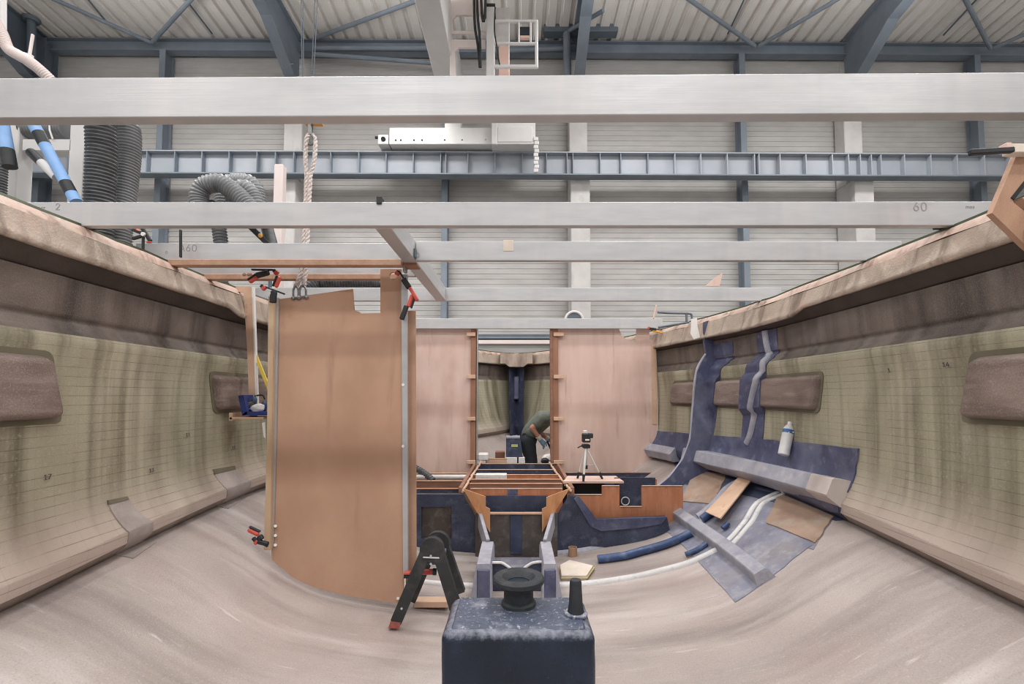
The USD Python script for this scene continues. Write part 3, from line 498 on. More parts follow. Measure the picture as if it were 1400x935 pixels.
def sweep_hull(pxs, prof, side=1, n=24, sink=.01, lift=0, over=False, fit=0, cut=(0, 1)):                     # profile (across, proud) run along pixels on the hull
    c = V([inv(*q, side) if len(q) == 2 else q[:2] for q in pxs]); t = np.linspace(0, 1, len(c)); c = PC(t, c, axis=0)(np.linspace(0, 1, n)) if len(c) > 2 else c[0] + (c[1] - c[0]) * np.linspace(0, 1, n)[:, None]
    P = V([H(side, *q) for q in c]); N = V([HN(side, *q) for q in c])
    if fit: tt_ = np.linspace(0, 1, n); P = np.stack([np.polyval(np.polyfit(tt_, P[:, k], 2), tt_) for k in range(3)], 1); N = V([unit(N.mean(0) * .8 + q * .2) for q in N])
    T = np.gradient(P, axis=0); T /= np.linalg.norm(T, axis=1)[:, None]; S = np.cross(T, N); S /= np.linalg.norm(S, axis=1)[:, None]
    k0, k1 = int(cut[0] * (n - 1)), int(cut[1] * (n - 1)) + 1; P, N, S = P[k0:k1], N[k0:k1], S[k0:k1]; n = len(P)
    lf = [lift + (.066 * min(1, max(0, (.22 - abs(q[2] - .02)) / .05)) if over else 0) for q in P]
    G = V([[P[a] + S[a] * o + N[a] * (h + lf[a]) for o, h in prof] for a in range(n)]); k = len(prof); i = np.arange(n * k).reshape(n, k); f = []
    for a in range(n - 1):
        for b in range(k): p, q = i[a, b], i[a, (b + 1) % k]; r, s = i[a + 1, (b + 1) % k], i[a + 1, b]; f += [[p, q, r], [p, r, s]]
    for b in range(1, k - 1): f += [[i[0, 0], i[0, b + 1], i[0, b]], [i[-1, 0], i[-1, b], i[-1, b + 1]]]
    m = trimesh.Trimesh(G.reshape(-1, 3), f, process=False); return outward(m)
def roundprof(w, h, sink=.012): return [(-w * 1.05, -sink), (-w * .66, h * .90), (-w * .56, h), (w * .56, h), (w * .66, h * .90), (w * 1.05, -sink)]
halfround = lambda r: [(-r, -.01)] + [(r * math.cos(t), r * math.sin(t)) for t in np.linspace(math.pi, 0, 9)] + [(r, -.01)]
B = boat.part
B('laminate_patch', patch([(884, 588), (1174, 614), (1148, 700), (925, 648)], .012, 1, (30, 14), .018, 3), 'laminate_blue', label='dark blue cloth band behind the upper stringer')
B('laminate_patch', patch([(930, 640), (1142, 705), (1112, 752), (925, 700)], .004, 1, (24, 14), .015, 5), 'patch_grey', label='dusty blue grey cloth below the upper stringer')
B('laminate_patch', patch([(905, 690), (1110, 746), (1006, 824), (895, 712)], .007, 1, (24, 20), .012, 8), 'patch_grey', label='blue grey cloth patch around the lower stringer')
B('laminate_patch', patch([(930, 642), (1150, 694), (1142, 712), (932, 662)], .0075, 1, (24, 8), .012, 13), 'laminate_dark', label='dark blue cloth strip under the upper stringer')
B('bare_patch', patch([(1066, 676), (1140, 708), (1116, 744), (1048, 716)], .015, 1, (14, 12), .02, 9), 'patch_brown'); B('bare_patch', patch([(948, 644), (994, 650), (974, 690), (932, 686)], .015, 1, (14, 12), .02, 11), 'patch_brown')
B('stringer', sweep_hull([(944, 624), (1050, 648), (1160, 674)], roundprof(.11, .13, .05), n=60, fit=1, cut=(0, .86)), 'laminate_grey', smooth=22, label='long grey stringer moulded along the hull side'); B('stringer_end', sweep_hull([(944, 624), (1050, 648), (1160, 674)], roundprof(.112, .132, .05), n=60, fit=1, cut=(.85, 1)), 'bare_end', smooth=22, label='bare pinkish end of the upper stringer')
B('stringer', sweep_hull([(887, 614), (926, 622)], roundprof(.095, .10), n=12), 'laminate_grey', smooth=22)
B('stringer', sweep_hull([(912, 695), (985, 745), (1050, 795)], roundprof(.08, .085, .03), n=50, fit=1, cut=(.08, 1)), 'laminate_grey', smooth=22, label='short grey stringer near the bottom of the hull'); B('stringer_end', sweep_hull([(912, 695), (985, 745), (1050, 795)], roundprof(.085, .09, .03), n=50, fit=1, cut=(0, .09)), 'bare_end', smooth=22); 
# web frame with its tape, bead frame further aft
dA = inv(975, 500)[0]; ein = [(963, 468), (966, 484), (953, 509), (948, 560), (944.5, 600), (934, 628), (916, 652), (896, 668), (880, 674)]
B('web_frame', pph(ein + [(885, 720), (1080, 720), (1080, 400), (963, 440)], dA, .05), 'laminate_blue', label='tall dark blue web frame on the right hull side', smooth=20)
B('web_edge', tube(resample([at(x, y, dA) + V([0, .025, 0]) for x, y in ein[1:]], 50)[0], .017, 10), 'laminate_grey')
B('frame_tape', patch([(966, 462), (1002, 456), (975, 598), (950, 602)], .006, 1, (12, 30), .01, 2, True), 'laminate_blue')
B('frame_tape', patch([(1034, 450), (1062, 444), (1042, 608), (1012, 606)], .006, 1, (12, 30), .01, 4, True), 'laminate_blue'); B('frame_bead', sweep_hull([(1047, 452), (1044, 500), (1034, 560), (1022, 606)], halfround(.04), n=40, over=True), 'laminate_grey', label='rounded grey frame bead up the hull side')
B('frame_bead', sweep_hull([(1006, 640), (996, 668), (975, 692), (955, 708)], halfround(.045), n=20), 'laminate_grey')
for o in (-5, 5): B('conduit_channel', sweep_hull([(1058 + o, 652), (1044 + o, 686), (1022 + o, 716), (997 + o * .6, 744 + o * .5)], halfround(.026), n=22), 'white_resin')
B('conduit_channel', sweep_hull([(997, 744), (960, 763), (920, 777), (870, 789), (800, 799), (757, 801)], halfround(.032), n=30), 'white_resin', label='whitish resin covered channel curving across the hull bottom'); B('conduit_channel', sweep_hull([(655, 802), (610, 800), (566, 795)], halfround(.03), -1, 14), 'white_resin')
# transverse frame with its flanges, centre well, engine beds
d1 = 5.15
B('transverse_frame', pph([(420, 676), (634, 676), (648, 702), (664, 740), (668, 790), (420, 790)], d1, .08), 'dark_core', label='left half of the dark transverse frame')
B('frame_flange', pphu(([(420, 676), (634, 676), (636, 693), (420, 693)], [(617, 690), (640, 690), (664, 742), (666, 780), (634, 770), (617, 736)], [(420, 736), (640, 736), (664, 760), (664, 790), (420, 790)], [(560, 690), (576, 690), (576, 740), (560, 740)]), d1 - .03, .035), 'laminate_dark')
B('transverse_frame', pph([(742, 790), (748, 738), (762, 706), (779, 678), (790, 679), (814, 711), (912, 707), (930, 790)], d1, .08), 'laminate_dark', label='right half of the dark blue transverse frame')
B('frame_flange', pphu(([(785, 682), (791, 678), (816, 710), (912, 707), (905, 716), (870, 722), (822, 726), (808, 720)], [(742, 790), (747, 738), (762, 706), (780, 680), (785, 690), (768, 716), (757, 745), (756, 790)], [(776, 684), (783, 684), (786, 745), (778, 745)]), d1 - .03, .035), 'laminate_blue')
B('frame_fillet', sweep_hull([(757, 757), (800, 752), (850, 739), (905, 716)], [(-.05, -.01), (-.045, .006), (.0, .03), (.045, .006), (.05, -.01)], n=20), 'laminate_grey')
for s in (-1, 1):
    B('floor_girder', cbox((s * .60 - .02, 5.22, -1.62), (s * .60 + .02, 7.0, -.985)), 'wood_brown', label=None)
    xs = (-.33, -.205) if s < 0 else (.215, .33)
    x0, x1 = xs; B('engine_bed', prism([(-x0 + (.045 if s < 0 else 0.005), -1.66), (-x0, -1.40), (-x0 - .01, -1.37), (-x1 + .01, -1.37), (-x1, -1.40), (-x1 - (.045 if s > 0 else .005), -1.66)], (0, 4.0, 0), (0, 4.6, 0)), 'laminate_grey', label='grey topped engine bed beside the well')
    B('engine_bed_face', cbox((x0 + .01, 3.985, -1.66), (x1 - .01, 4.02, -1.41), .01), 'laminate_blue'); B('bed_bracket', bar((s * .27, 4.6, -1.42), (s * .40, 5.12, -1.24), .035, .16), 'laminate_grey')
B('saddle', pp([(672, 769), (684, 769), (694, 774), (703, 780), (711, 780), (720, 774), (730, 769), (742, 768), (742, 816), (672, 816)], 4.2, .05), 'laminate_dark', label='curved cross member between the engine beds')
B('saddle_edge', tube(resample([at(x, y, 4.19) for x, y in [(672, 769), (684, 769), (694, 774), (703, 780), (711, 780), (720, 774), (730, 769), (742, 768)]], 30)[0], .012, 8), 'white_resin')
B('well_board', plate([(-.42, -1.64), (.42, -1.64), (.42, -1.21), (-.42, -1.21)], 5.02, 5.05), 'dark_core', label='dark board at the back of the centre well'); B('well_stripe', cbox((-.065, 5.01, -1.62), (.055, 5.03, -1.23)), 'laminate_dark'); B('well_edge', cbox((-.28, 5.0, -1.222), (.28, 5.06, -1.205)), 'ply_edge')
B('well_floor', cbox((-.26, 4.3, -1.70), (.26, 5.0, -1.645)), 'patch_grey')
# ---- plywood floor boards of the centre bays
def board(px0, px1, ytop, Y, mt, label, zb=-1.45, th=.024, top=None, name='floor_board'):
    a, b = at(px0, ytop, Y), at(px1, ytop, Y); t = Thing(name, label, 'board', ((a[0] + b[0]) / 2, Y, zb), 'plywood cross boards of the floor')
    t.part('panel', pph(None, Y, th, xz=[(a[0], a[2] - .006), (b[0], b[2] - .006), (b[0], zb), (a[0], zb)]), mt); t.part('top_edge', cbox((a[0], Y - .004, a[2] - .012), (b[0], Y + th + .004, a[2]), .003), top or 'ply_edge'); return t
t = board(643, 769, 667.5, 5.24, 'ply_orange', 'orange plywood cross board at the front of the centre bays, nearest one'); t.part('blue_facing', pp([(660, 678), (750, 678), (750, 702), (660, 702)], 5.2, .03), 'laminate_dark'); t.part('blue_patch', pp([(694, 669), (708, 669), (708, 678), (694, 678)], 5.23, .01), 'laminate_blue')
board(642, 769, 660.5, 5.42, 'wood_brown', 'red brown cross board second from the front of the centre bays'); board(644, 767, 655, 5.7, 'wood_brown', 'red brown cross board third from the front of the centre bays')
board(647, 764, 648.5, 6.05, 'ply_orange', 'orange cross board beside the white foam block'); board(650, 760, 641.5, 6.45, 'laminate_dark', 'dark blue cross board with plywood edge in front of the doorway'); board(653, 757, 633.5, 6.9, 'laminate_dark', 'dark blue cross board with plywood edge under the doorway')
board(440, 632, 667.5, 5.26, 'laminate_dark', 'dark blue cross board on top of the left frame half', top='ply_orange'); board(430, 636, 657, 5.75, 'wood_brown', 'red brown cross board in the left bay by the white pipe'); board(440, 640, 646.5, 6.55, 'wood_brown', 'cross board with pale edge at the foot of the left bulkhead', top='wood_pale')
board(764, 896, 645.5, 6.75, 'laminate_dark', 'long dark board with plywood edge at the foot of the right bulkhead'); board(848, 898, 654.5, 6.2, 'ply_orange', 'short plywood board behind the notched orange board')
for s, q in ((-1, [(632, 672), (646, 650), (658, 631)]), (1, [(780, 670), (765, 652), (751, 632)])):
    P = [at(x, y, Y) for (x, y), Y in zip(q, (5.16, 6.0, 6.98))]; P = resample(P, 60)[0]; P = P + (np.stack([meshkit.noise(P * 22 + k, 4) for k in range(3)], 1) - .5) * .02
    single('edge_batten', tube(P, .014, 7), 'wood_pale', f'pale ragged batten along the {"left" if s < 0 else "right"} edge of the centre bays', 'batten')
for s, q in ((-1, [(633, 668), (664, 679), (664, 693), (670, 696), (670, 728), (660, 712), (648, 694)]), (1, [(779, 668), (747, 680), (747, 693), (741, 696), (741, 728), (752, 710), (766, 688)])):
    single('gusset', pp(q, 4.98, .022), 'ply_orange_bright', f'orange plywood gusset plate on the {"left" if s < 0 else "right"} side of the centre well', 'gusset', smooth=False)
tb_ = Thing('notched_board', 'wide orange plywood board with a square notch on the right of the floor', 'board', at(860, 707, 5.3))
tb_.part('panel', pph([(776, 676), (823, 676), (823, 664), (847, 664), (847, 692.5), (877.5, 692.5), (877.5, 664), (934, 664), (934, 716), (776, 716)], 5.3, .024), 'ply_orange')
for q in ([(823, 664), (847, 664)], [(877.5, 664), (933, 664)], [(847, 692.5), (877.5, 692.5)], [(783, 676), (823, 676)]): tb_.part('top_edge', bar(at(*q[0], 5.295), at(*q[1], 5.295), .012, .012), 'wood_pale')
tb_.part('gap_shade', pph([(770, 658), (826, 658), (826, 690), (770, 690)], 5.62, .02), 'gap_dark'); tb_.part('notch_back', pp([(840, 653), (896, 653), (896, 700), (840, 700)], 5.66, .02), 'laminate_dark')  # first part: near-black sheet painted as the shade in the gap
P = at(855, 685, 5.6); tb_.part('drain_ring', tube([P + .045 * V([math.cos(a), 0, math.sin(a)]) for a in np.linspace(0, 2 * math.pi, 33)], .006, 8), 'white_resin')
a, b, c, d_ = atz(770, 658, -.966), atz(853, 658, -.966), atz(842, 650.5, -.966), atz(776, 650.5, -.966)
tt = Thing('bay_cover', 'pinkish plywood board lying flat under the tripod', 'board', (.8, 5.6, -.99)); tt.part('panel', prism([(-a[0], a[1]), (-b[0], b[1]), (-c[0], c[1]), (-d_[0], d_[1])], (0, 0, -.966), (0, 0, -.99), up=(0, 1, 0)) if False else trimesh.convex.convex_hull(np.vstack([V([a, b, c, d_]), V([a, b, c, d_]) - V([0, 0, .022])])), 'ply_rosy')
single('foam_block', wob(cbox(at(650, 658, 6.0), at(693, 648, 6.04) + V([0, .08, 0]), .006).subdivide().subdivide(), .008, 30), 'rag_white', 'white foam block standing against an orange cross board', 'foam block')
single('waste_pipe', tube([at(560, 652, 6.2), at(600, 652, 6.2), at(646, 652, 6.2)], .03, 16), 'white_resin', 'white plastic pipe lying across the left bay', 'pipe')
single('bay_hose', hose([at(560, 636, 6.3), at(572, 642, 6.25), at(584, 650, 6.2), at(592, 657, 6.15)], .04, .03), 'hose_black', 'short black hose end in the left bay beside the tall panel', 'hose')
# ---- bulkheads with the doorway
D = 7.15
tl = Thing('bulkhead', 'pinkish plywood bulkhead left of the doorway, partly behind the tall panel', 'bulkhead', at(590, 650, D)); tr_ = Thing('bulkhead', 'pinkish plywood bulkhead right of the doorway behind the tripod', 'bulkhead', at(830, 650, D))
tl.part('panel', pph([(648, 447), (512, 447), (512, 700), (648, 700)], D, .03), 'ply_rosy'); tr_.part('panel', pph([(760, 447), (845, 447), (850, 458), (856, 464), (868, 467), (870, 467), (870, 447), (888, 447), (888, 464), (897, 466), (900, 560), (900, 600), (880, 700), (760, 700)], D, .03), 'ply_rosy')
for t, x0, x1, xs, cl in ((tl, 643, 651, (651, 653), (638, 650)), (tr_, 755, 763, (753, 755.5), (757, 771))):
    t.part('door_post', cbox(at(x0, 655, D - .04), at(x1, 449, D - .04) + V([0, .16, 0])), 'wood_post', label='brown door post'); t.part('edge_strip', cbox(at(xs[0], 655, D - .05), at(xs[1], 449, D - .05) + V([0, .14, 0]), .003), 'aluminium_strip' if t is tl else 'wood_brown')
    for y in (457, 515, 572.5, 632): t.part('cleat', cbox(at(cl[0], y + 2.5, D - .07), at(cl[1], y - 2.5, D - .07) + V([0, .035, 0])), 'wood_pale')
tr_.part('side_strip', cbox(at(892, 640 - 60, D - .01), at(897, 470, D - .01) + V([0, .008, 0]), .002), 'wood_pale')
# ---- tall hanging panel
D = 3.70
tp = Thing('panel', 'tall brown fibreboard panel hanging from a rope in front of the bulkheads', 'panel', at(460, 820, D))
tp.part('sheet', pp([(380.5, 409), (482, 395), (484, 424), (491, 426), (493, 428.5), (520, 428), (520, 368), (548.5, 368), (550.5, 600), (551.5, 825), (545, 825), (505, 819), (480, 815.5), (440, 806), (415, 797), (400, 789), (372, 766), (371, 755), (377, 600)], D, .02, [circ(537.5, 377, 5)]), 'mdf', smooth=False)
tp.part('edge_rail', pp([(374.5, 407), (381, 407), (377.5, 600), (373.5, 748), (369, 748), (372, 600)], D - .018, .016), 'aluminium_strip', label='thin aluminium strip down the left edge', smooth=False)
tp.part('batten', pp([(367, 405), (374.5, 407), (371.5, 600), (369.5, 752), (360.5, 752), (365, 600)], D - .05, .055), 'mdf_edge', label='pale wooden batten down the left edge', smooth=False)
tp.part('edge_rail', pp([(548.5, 375), (556.5, 375), (557, 600), (557.5, 790), (551, 790), (550, 600)], D - .016, .03), 'aluminium_strip', label='aluminium strip down the right edge', smooth=False)
for x, y in ((376.5, 719), (376.5, 732), (376.5, 745), (544, 818), (551, 526), (551, 610)): tp.part('fixing', rod(at(x, y, D - .022), at(x, y, D), .011, 12), 'tape_white')
single('panel', pp([(555, 425), (568, 425), (569, 802), (555, 812)], D + .07, .02), 'mdf', 'narrow brown fibreboard panel just behind the right edge of the tall panel', 'panel', smooth=False)
# ---- aluminium beams across the hull
def beam(name, label, x0, x1, d, w=.05, h=.142, yaw=0, strip=None, marks=(), dents=()):
    t = Thing(name, label, 'beam', ((x0 + x1) / 2, d + w / 2, .975), 'aluminium beams across the hull')
    o = Polygon([(0, .975), (w, .975), (w, .975 + h), (0, .975 + h)]).buffer(-.004).buffer(.004); i_ = o.buffer(-.004); pr = lambda p, a, b, c=0: prism([(q[0], q[1]) for q in p.exterior.coords[:-1]], (a, d, c), (b, d, c))
    def ob(p, a, b):
        m = prism([(-q[0], q[1]) for q in p.exterior.coords[:-1]], (a, 0, 0), (b, 0, 0)); m.vertices[:, 1] = d + np.abs(m.vertices[:, 1]) + yaw * m.vertices[:, 0]; return outward(m)
    t.part('box_section', ob(o, x0, x1), 'aluminium', smooth=False)
    for (tx, px, py, hh) in marks:
        p = at(px, py, d); m = meshkit.text_mesh(tx, hh, .0012); m.vertices = V([p[0], d - .0008 + yaw * p[0], p[2]]) + (m.vertices - m.bounds.mean(0)) @ V([[1, 0, 0], [0, 0, 1], [0, -1, 0]]); t.part('pencil_mark', m, 'pencil', smooth=False)
    for (px, py, ln) in dents:
        p = at(px, py, d); t.part('scratch', ball(p + V([0, yaw * p[0] + .002, 0]), ln, 1, (1, .08, .12)), 'scratch')
    return t, d
beam('cross_beam', 'near thick aluminium beam across the top of the picture', -3.1, 3.1, 1.637, .05, .146, -.0085, dents=[(235, 126, .016), (830, 129, .024), (398, 85, .006)])
beam('cross_beam', 'second aluminium beam from the front with pencilled writing at both ends', -2.86, 2.86, 2.735, .05, .14, -.002, marks=[('Barr', 53, 284, .026), ('2', 78, 282, .04), ('60', 1257, 283, .05), ('mes', 1325, 284, .02)], dents=[(405, 293, .02), (762, 293, .02), (1130, 293, .01)])
t, d = beam('cross_beam', 'left stub of aluminium beam marked A60 with a brown wooden batten below', -2.8, -.835, 3.5, .05, .142, 0, marks=[('A60', 257, 339, .05), ('D', 228, 345, .02)])
t.part('batten', cbox((-2.66, 3.475, .945), (-.84, 3.55, .990)), 'ply_edge', label='brown wooden batten under the beam')
t, d = beam('cross_beam', 'left stub of aluminium beam just in front of the tall panel top, with a dotted wooden batten', -2.75, -.835, 3.92, .05, .142)
t.part('batten', cbox((-2.62, 3.90, .945), (-.95, 3.97, .99)), 'ply_edge', label='brown wooden batten under the beam')
for px in (334, 340, 342.5): t.part('knot', ball(at(px, 375, 3.898), .016, 1, (1, .3, .8)), 'wood_brown')
t, d = beam('cross_beam', 'right stub of aluminium beam from the lengthwise beam to the right rail', -.73, 2.8, 3.455, .05, .142, 0, marks=[('D', 571, 349, .035)])
t.part('tape', cbox(at(688, 343, 3.452), at(702, 328, 3.452) + V([0, .002, 0]), .0008), 'foam_pad', label='beige tape')
beam('cross_beam', 'fourth aluminium beam across the hull behind the end of the lengthwise beam', -2.75, 2.75, 4.96, .05, .14)
beam('cross_beam', 'farthest aluminium beam resting on top of the two bulkheads', -2.2, 2.15, 7.05, .05, .15)
tq = Thing('lengthwise_beam', 'white lengthwise beam running away from the second to the fourth cross beam', 'beam', (-.78, 3.8, .975))
tq.part('box_section', cbox((-.832, 2.79, .975), (-.735, 4.955, 1.117), .004), 'aluminium'); tq.part('splice', cbox((-.834, 3.52, .955), (-.733, 3.64, .976)), 'wood_post'); tq.part('bracket', cbox((-.86, 3.6, .93), (-.834, 3.66, 1.0)), 'steel_bright'); tq.part('bracket', cbox((-.733, 3.40, .985), (-.722, 3.45, 1.05)), 'steel_dark')
# ---- black tank in the foreground
TT = -.93
tk = Thing('tank', 'dark navy square tank with round filler flange and short vent pipe in the foreground', 'tank', (0, 2.13, -1.66))
tb2 = manifold3d.Manifold.batch_hull([manifold3d.Manifold.sphere(.035, 24).translate([x, y, z]) for x in (-.263, .278) for y in (1.985, 2.275) for z in (-1.60, TT - .044)]).refine_to_length(.03)
tk.part('body', wob(trimesh.Trimesh(*meshkit.arrays(tb2)[:2]), .008, 9), 'tank_navy', smooth=60)
tk.part('top_plate', wob(cbox((-.262, 1.99, TT - .02), (.278, 2.28, TT), .012).subdivide().subdivide().subdivide(), .006, 14), 'tank_top', smooth=50)
fx, fy = at(709, 790, 2.2)[0], 2.2
fl_ = tk.part('filler_neck', lathe([(.052, TT - .01), (.078, TT - .01), (.076, TT + .012), (.066, TT + .02), (.064, TT + .10), (.052, TT + .10), (.052, TT - .01)], 40, (fx, fy, 0)), 'rubber_black', smooth=40)
tk.part('filler_flange', lathe([(.056, TT + .095), (.108, TT + .095), (.114, TT + .101), (.114, TT + .118), (.108, TT + .124), (.074, TT + .124), (.068, TT + .118), (.056, TT + .10)], 56, (fx, fy, 0)), 'rubber_black', under=fl_, smooth=40)
tk.part('filler_cap', lathe([(0, TT + .088), (.06, TT + .088), (.06, TT + .096), (0, TT + .10)], 40, (fx, fy, 0)), 'screen_dark', under=fl_)
vx = at(787, 800, 2.1)[0]
tk.part('vent_pipe', lathe([(0, TT - .01), (.040, TT - .01), (.034, TT + .02), (.029, TT + .05), (.025, TT + .135), (.022, TT + .145), (0, TT + .145)], 28, (vx, 2.1, 0)), 'rubber_black', smooth=40); tk.part('weld_bead', wob(tube([(vx + .04 * math.cos(a), 2.1 + .04 * math.sin(a), TT + .004) for a in np.linspace(0, 2 * math.pi, 25)], .010, 8), .006, 60), 'tank_rim')
# ---- folding trestle
from shapely.geometry import LineString
Yf = inv(541, 857, -1)[0] - .06
tr = Thing('trestle', 'black folding trestle stand on the hull bottom beside the tank', 'trestle', at(585, 857, Yf))
def aframe(pts, apex, Y, r=7.6, th=.055):
    w = lambda q: (lambda p: (-p[0], p[2]))(at(*q, Y)); s = F / Y
    g = LineString([w(q) for q in pts]).buffer(r / s, cap_style=2).union(Polygon([w(q) for q in circ(*apex, 16.5, 24)]))
    g = max(g.geoms, key=lambda a: a.area) if hasattr(g, 'geoms') else g
    return prism(g.buffer(-.004).buffer(.004), (0, Y, 0), (0, Y + th, 0))
tr.part('leg_frame', aframe([(541, 851), (581, 757), (599, 757), (626, 845)], (590, 752), Yf), 'trestle_black', smooth=40)
tr.part('leg_frame', aframe([(560, 822), (591, 748), (606, 748), (628, 812)], (598, 744), Yf + .30), 'trestle_black', smooth=40)
tr.part('foot', prism([(lambda p: (-p[0], p[2]))(at(x, y, Yf)) for x, y in [(531, 858), (545, 859), (548, 851), (534, 849)]], (0, Yf - .006, 0), (0, Yf + .062, 0)), 'foot_red', label='worn reddish foot'); tr.part('foot', prism([(lambda p: (-p[0], p[2]))(at(x, y, Yf)) for x, y in [(620, 852), (634, 850), (632, 843), (618, 845)]], (0, Yf - .006, 0), (0, Yf + .062, 0)), 'foot_red')
tr.part('spreader', cbox(at(579, 775, Yf) + V([0, .04, 0]), at(602, 768, Yf) + V([0, .30, 0]), .004), 'steel_dark'); tr.part('hinge_bar', bar(at(578, 762, Yf - .004), at(601, 763, Yf - .004), .010, .012), 'steel_bright')
tr.part('handle_grip', rod(at(576, 782, Yf + .12), at(595, 781.5, Yf + .12), .02, 12), 'red', label='red grip'); tr.part('grip_end', rod(at(592, 781.5, Yf + .12), at(596.5, 781.5, Yf + .12), .024, 12), 'black')
for x, y in ((549, 832), (589, 760), (589, 771)): tr.part('rivet', rod(at(x, y, Yf - .006), at(x, y, Yf + .01), .008, 10), 'steel_bright')
Y = inv(590, 832, -1)[0] - .03; a, b = at(566, 831, Y), at(613, 822.5, Y)
single('plank', cbox(a, V([b[0], Y + .10, b[2]]), .004), 'wood_pale', 'short wooden plank on the hull bottom behind the trestle', 'plank')
# ---- loose things on the hull bottom and side
def laid(pxs, r, side=1, n=30): # centre line lying on the hull
    P = V([hp(*q, side) + HN(side, *inv(*q, side)) * r for q in pxs]); return resample(P, n)[0]
single('hose', tube(laid([(818, 770), (850, 766), (885, 757), (920, 746), (948, 733)], .040), .038, 18), 'pipe_blue', 'dark blue flexible pipe lying on the hull bottom, longest one', 'pipe'); single('hose', tube(laid([(963, 715), (978, 703), (994, 685)], .045), .038, 18), 'pipe_blue', 'dark blue pipe end above the lower stringer beside the plywood strip', 'pipe')
single('hose', tube(laid([(939, 762), (956, 755), (968, 747)], .03), .022, 14), 'pipe_blue', 'thin short dark blue pipe below the lower stringer', 'pipe'); single('hose', tube(laid([(991, 727), (999, 720)], .04, n=6), .022, 14), 'pipe_blue', 'tiny dark blue pipe stub above the lower stringer', 'pipe')
c = [inv(*q) for q in ((974, 714), (1017, 661), (1035, 664), (995, 724))]; ht = [.125, .10, .10, .125]
v = [H(1, *q) + HN(1, *q) * h for q, h in zip(c, ht)]; w = [p - HN(1, *q) * .012 for p, q in zip(v, c)]; single('plywood_strip', trimesh.convex.convex_hull(V(v + w)), 'wood_pale', 'pale plywood strip leaning across the pipes on the right hull side', 'strip')
db, ib = inv(1076, 612); n = HN(1, db, ib); b0 = at(1071, 622, db - .10); b1 = at(1080.5, 577, db - .05); u = unit(b1 - b0); Lb = np.linalg.norm(b1 - b0)
bt = Thing('bottle', 'clear water bottle leaning on the hull above the upper stringer', 'bottle', b0)
def alongb(prof, n_=28):
    m = trimesh.creation.revolve(V(prof), sections=n_); x, y, k = frame(b0, b1, (0, 1, 0)); m.vertices = b0 + m.vertices @ np.stack([x, y, k]); return m
R = Lb * .155; rib = [(R * (1 - .035 * (i % 2)), Lb * (.03 + .018 * i)) for i in range(30)]
bt.part('body', alongb([(0, 0), (R * .9, 0)] + rib + [(R, Lb * .60), (R, Lb * .74), (R * .93, Lb * .80), (R * .62, Lb * .88), (R * .36, Lb * .925), (0, Lb * .925)]), 'bottle_water', smooth=40)
bt.part('cap', alongb([(0, Lb * .92), (R * .42, Lb * .92), (R * .42, Lb), (0, Lb)]), 'tape_white', label='white screw cap')
lb = bt.part('label', alongb([(R * 1.015, Lb * .645), (R * 1.015, Lb * .755)]), 'bottle_label', label='blue label'); x_, y_, k_ = frame(b0, b1, (0, 1, 0))
for a in (-.35, .35, .75): q = b0 + u * Lb * .70 + R * 1.02 * (math.sin(a) * V([1, 0, 0]) + math.cos(a) * V([0, -1, 0])); bt.part('label_mark', ball(q, R * .2, 1, (1, .2, .7 + a * .4)), 'bottle_mark', lb)
single('cardboard_tube', lathe([(.030, 0), (.045, 0), (.045, .10), (.036, .10), (.030, 0)], 28, hp(783, 760, 1) - V([0, 0, .01])), 'cardboard', 'short brown cardboard tube standing on the hull bottom by the frame', 'tube')
p = [hp(x, y, 1) for x, y in [(766, 778), (779, 771), (811, 779), (802, 793), (768, 793)]]; zt = max(q[2] for q in p) + .035
pad_ = Thing('foam_pad', 'pale folded foam pad on the hull bottom behind the vent pipe', 'pad', np.mean(p, 0)); top = [q + V([0, 0, .04]) for q in p]; pad_.part('pad', trimesh.convex.convex_hull(V(p + top)), 'foam_pad'); pad_.part('edge', tube([p[0] + V([0, -.01, .02]), p[4] + V([0, -.012, .02]), p[3] + V([0, -.012, .02]), p[2] + V([0.01, 0, .02])], .008, 8), 'foam_edge', label='yellowish edge')
# ---- tripod with a levelling laser on the board
Yt = 5.55; zt = -.964; f0 = lambda x, y: atz(x, y, zt)
tr = Thing('tripod', 'small silver tripod with a black levelling laser standing on the pinkish board', 'tripod', V([at(801, 655, Yt)[0], Yt, zt]))
hub = at(801, 611, Yt); feet = [V([at(797.5, 655, 5.45)[0], 5.45, zt]), V([at(823.5, 651, 5.62)[0], 5.62, zt]), V([at(789.5, 651, 5.66)[0], 5.66, zt])]
for i, ft in enumerate(feet):
    tl_ = tr.part('leg', rod(hub, ft + (hub - ft) * .16, .013 if i == 0 else .009, 10), 'white_paint', label='silver leg'); tr.part('leg_foot', rod(ft, ft + (hub - ft) * .2, .012, 10, .017), 'black', tl_)
    tr.part('brace', rod(hub * .42 + ft * .58, V([hub[0], Yt, hub[2] * .45 + zt * .55]), .004, 8), 'steel_bright')
tr.part('centre_column', rod(hub, V([hub[0], Yt, hub[2] * .35 + zt * .65]), .012, 12), 'steel_bright'); tr.part('column_knob', rod(V([hub[0], Yt, -.84]), V([hub[0], Yt, -.80]), .02, 14), 'black')
tr.part('head', wob(cbox(at(797, 613, Yt - .03), at(806, 607, Yt + .03) + V([0, .06, 0]), .008), 0, 1), 'black'); tr.part('pan_handle', tube([at(798, 608, Yt), at(794, 610, Yt), at(790, 612, Yt - .02)], .007, 8), 'black')
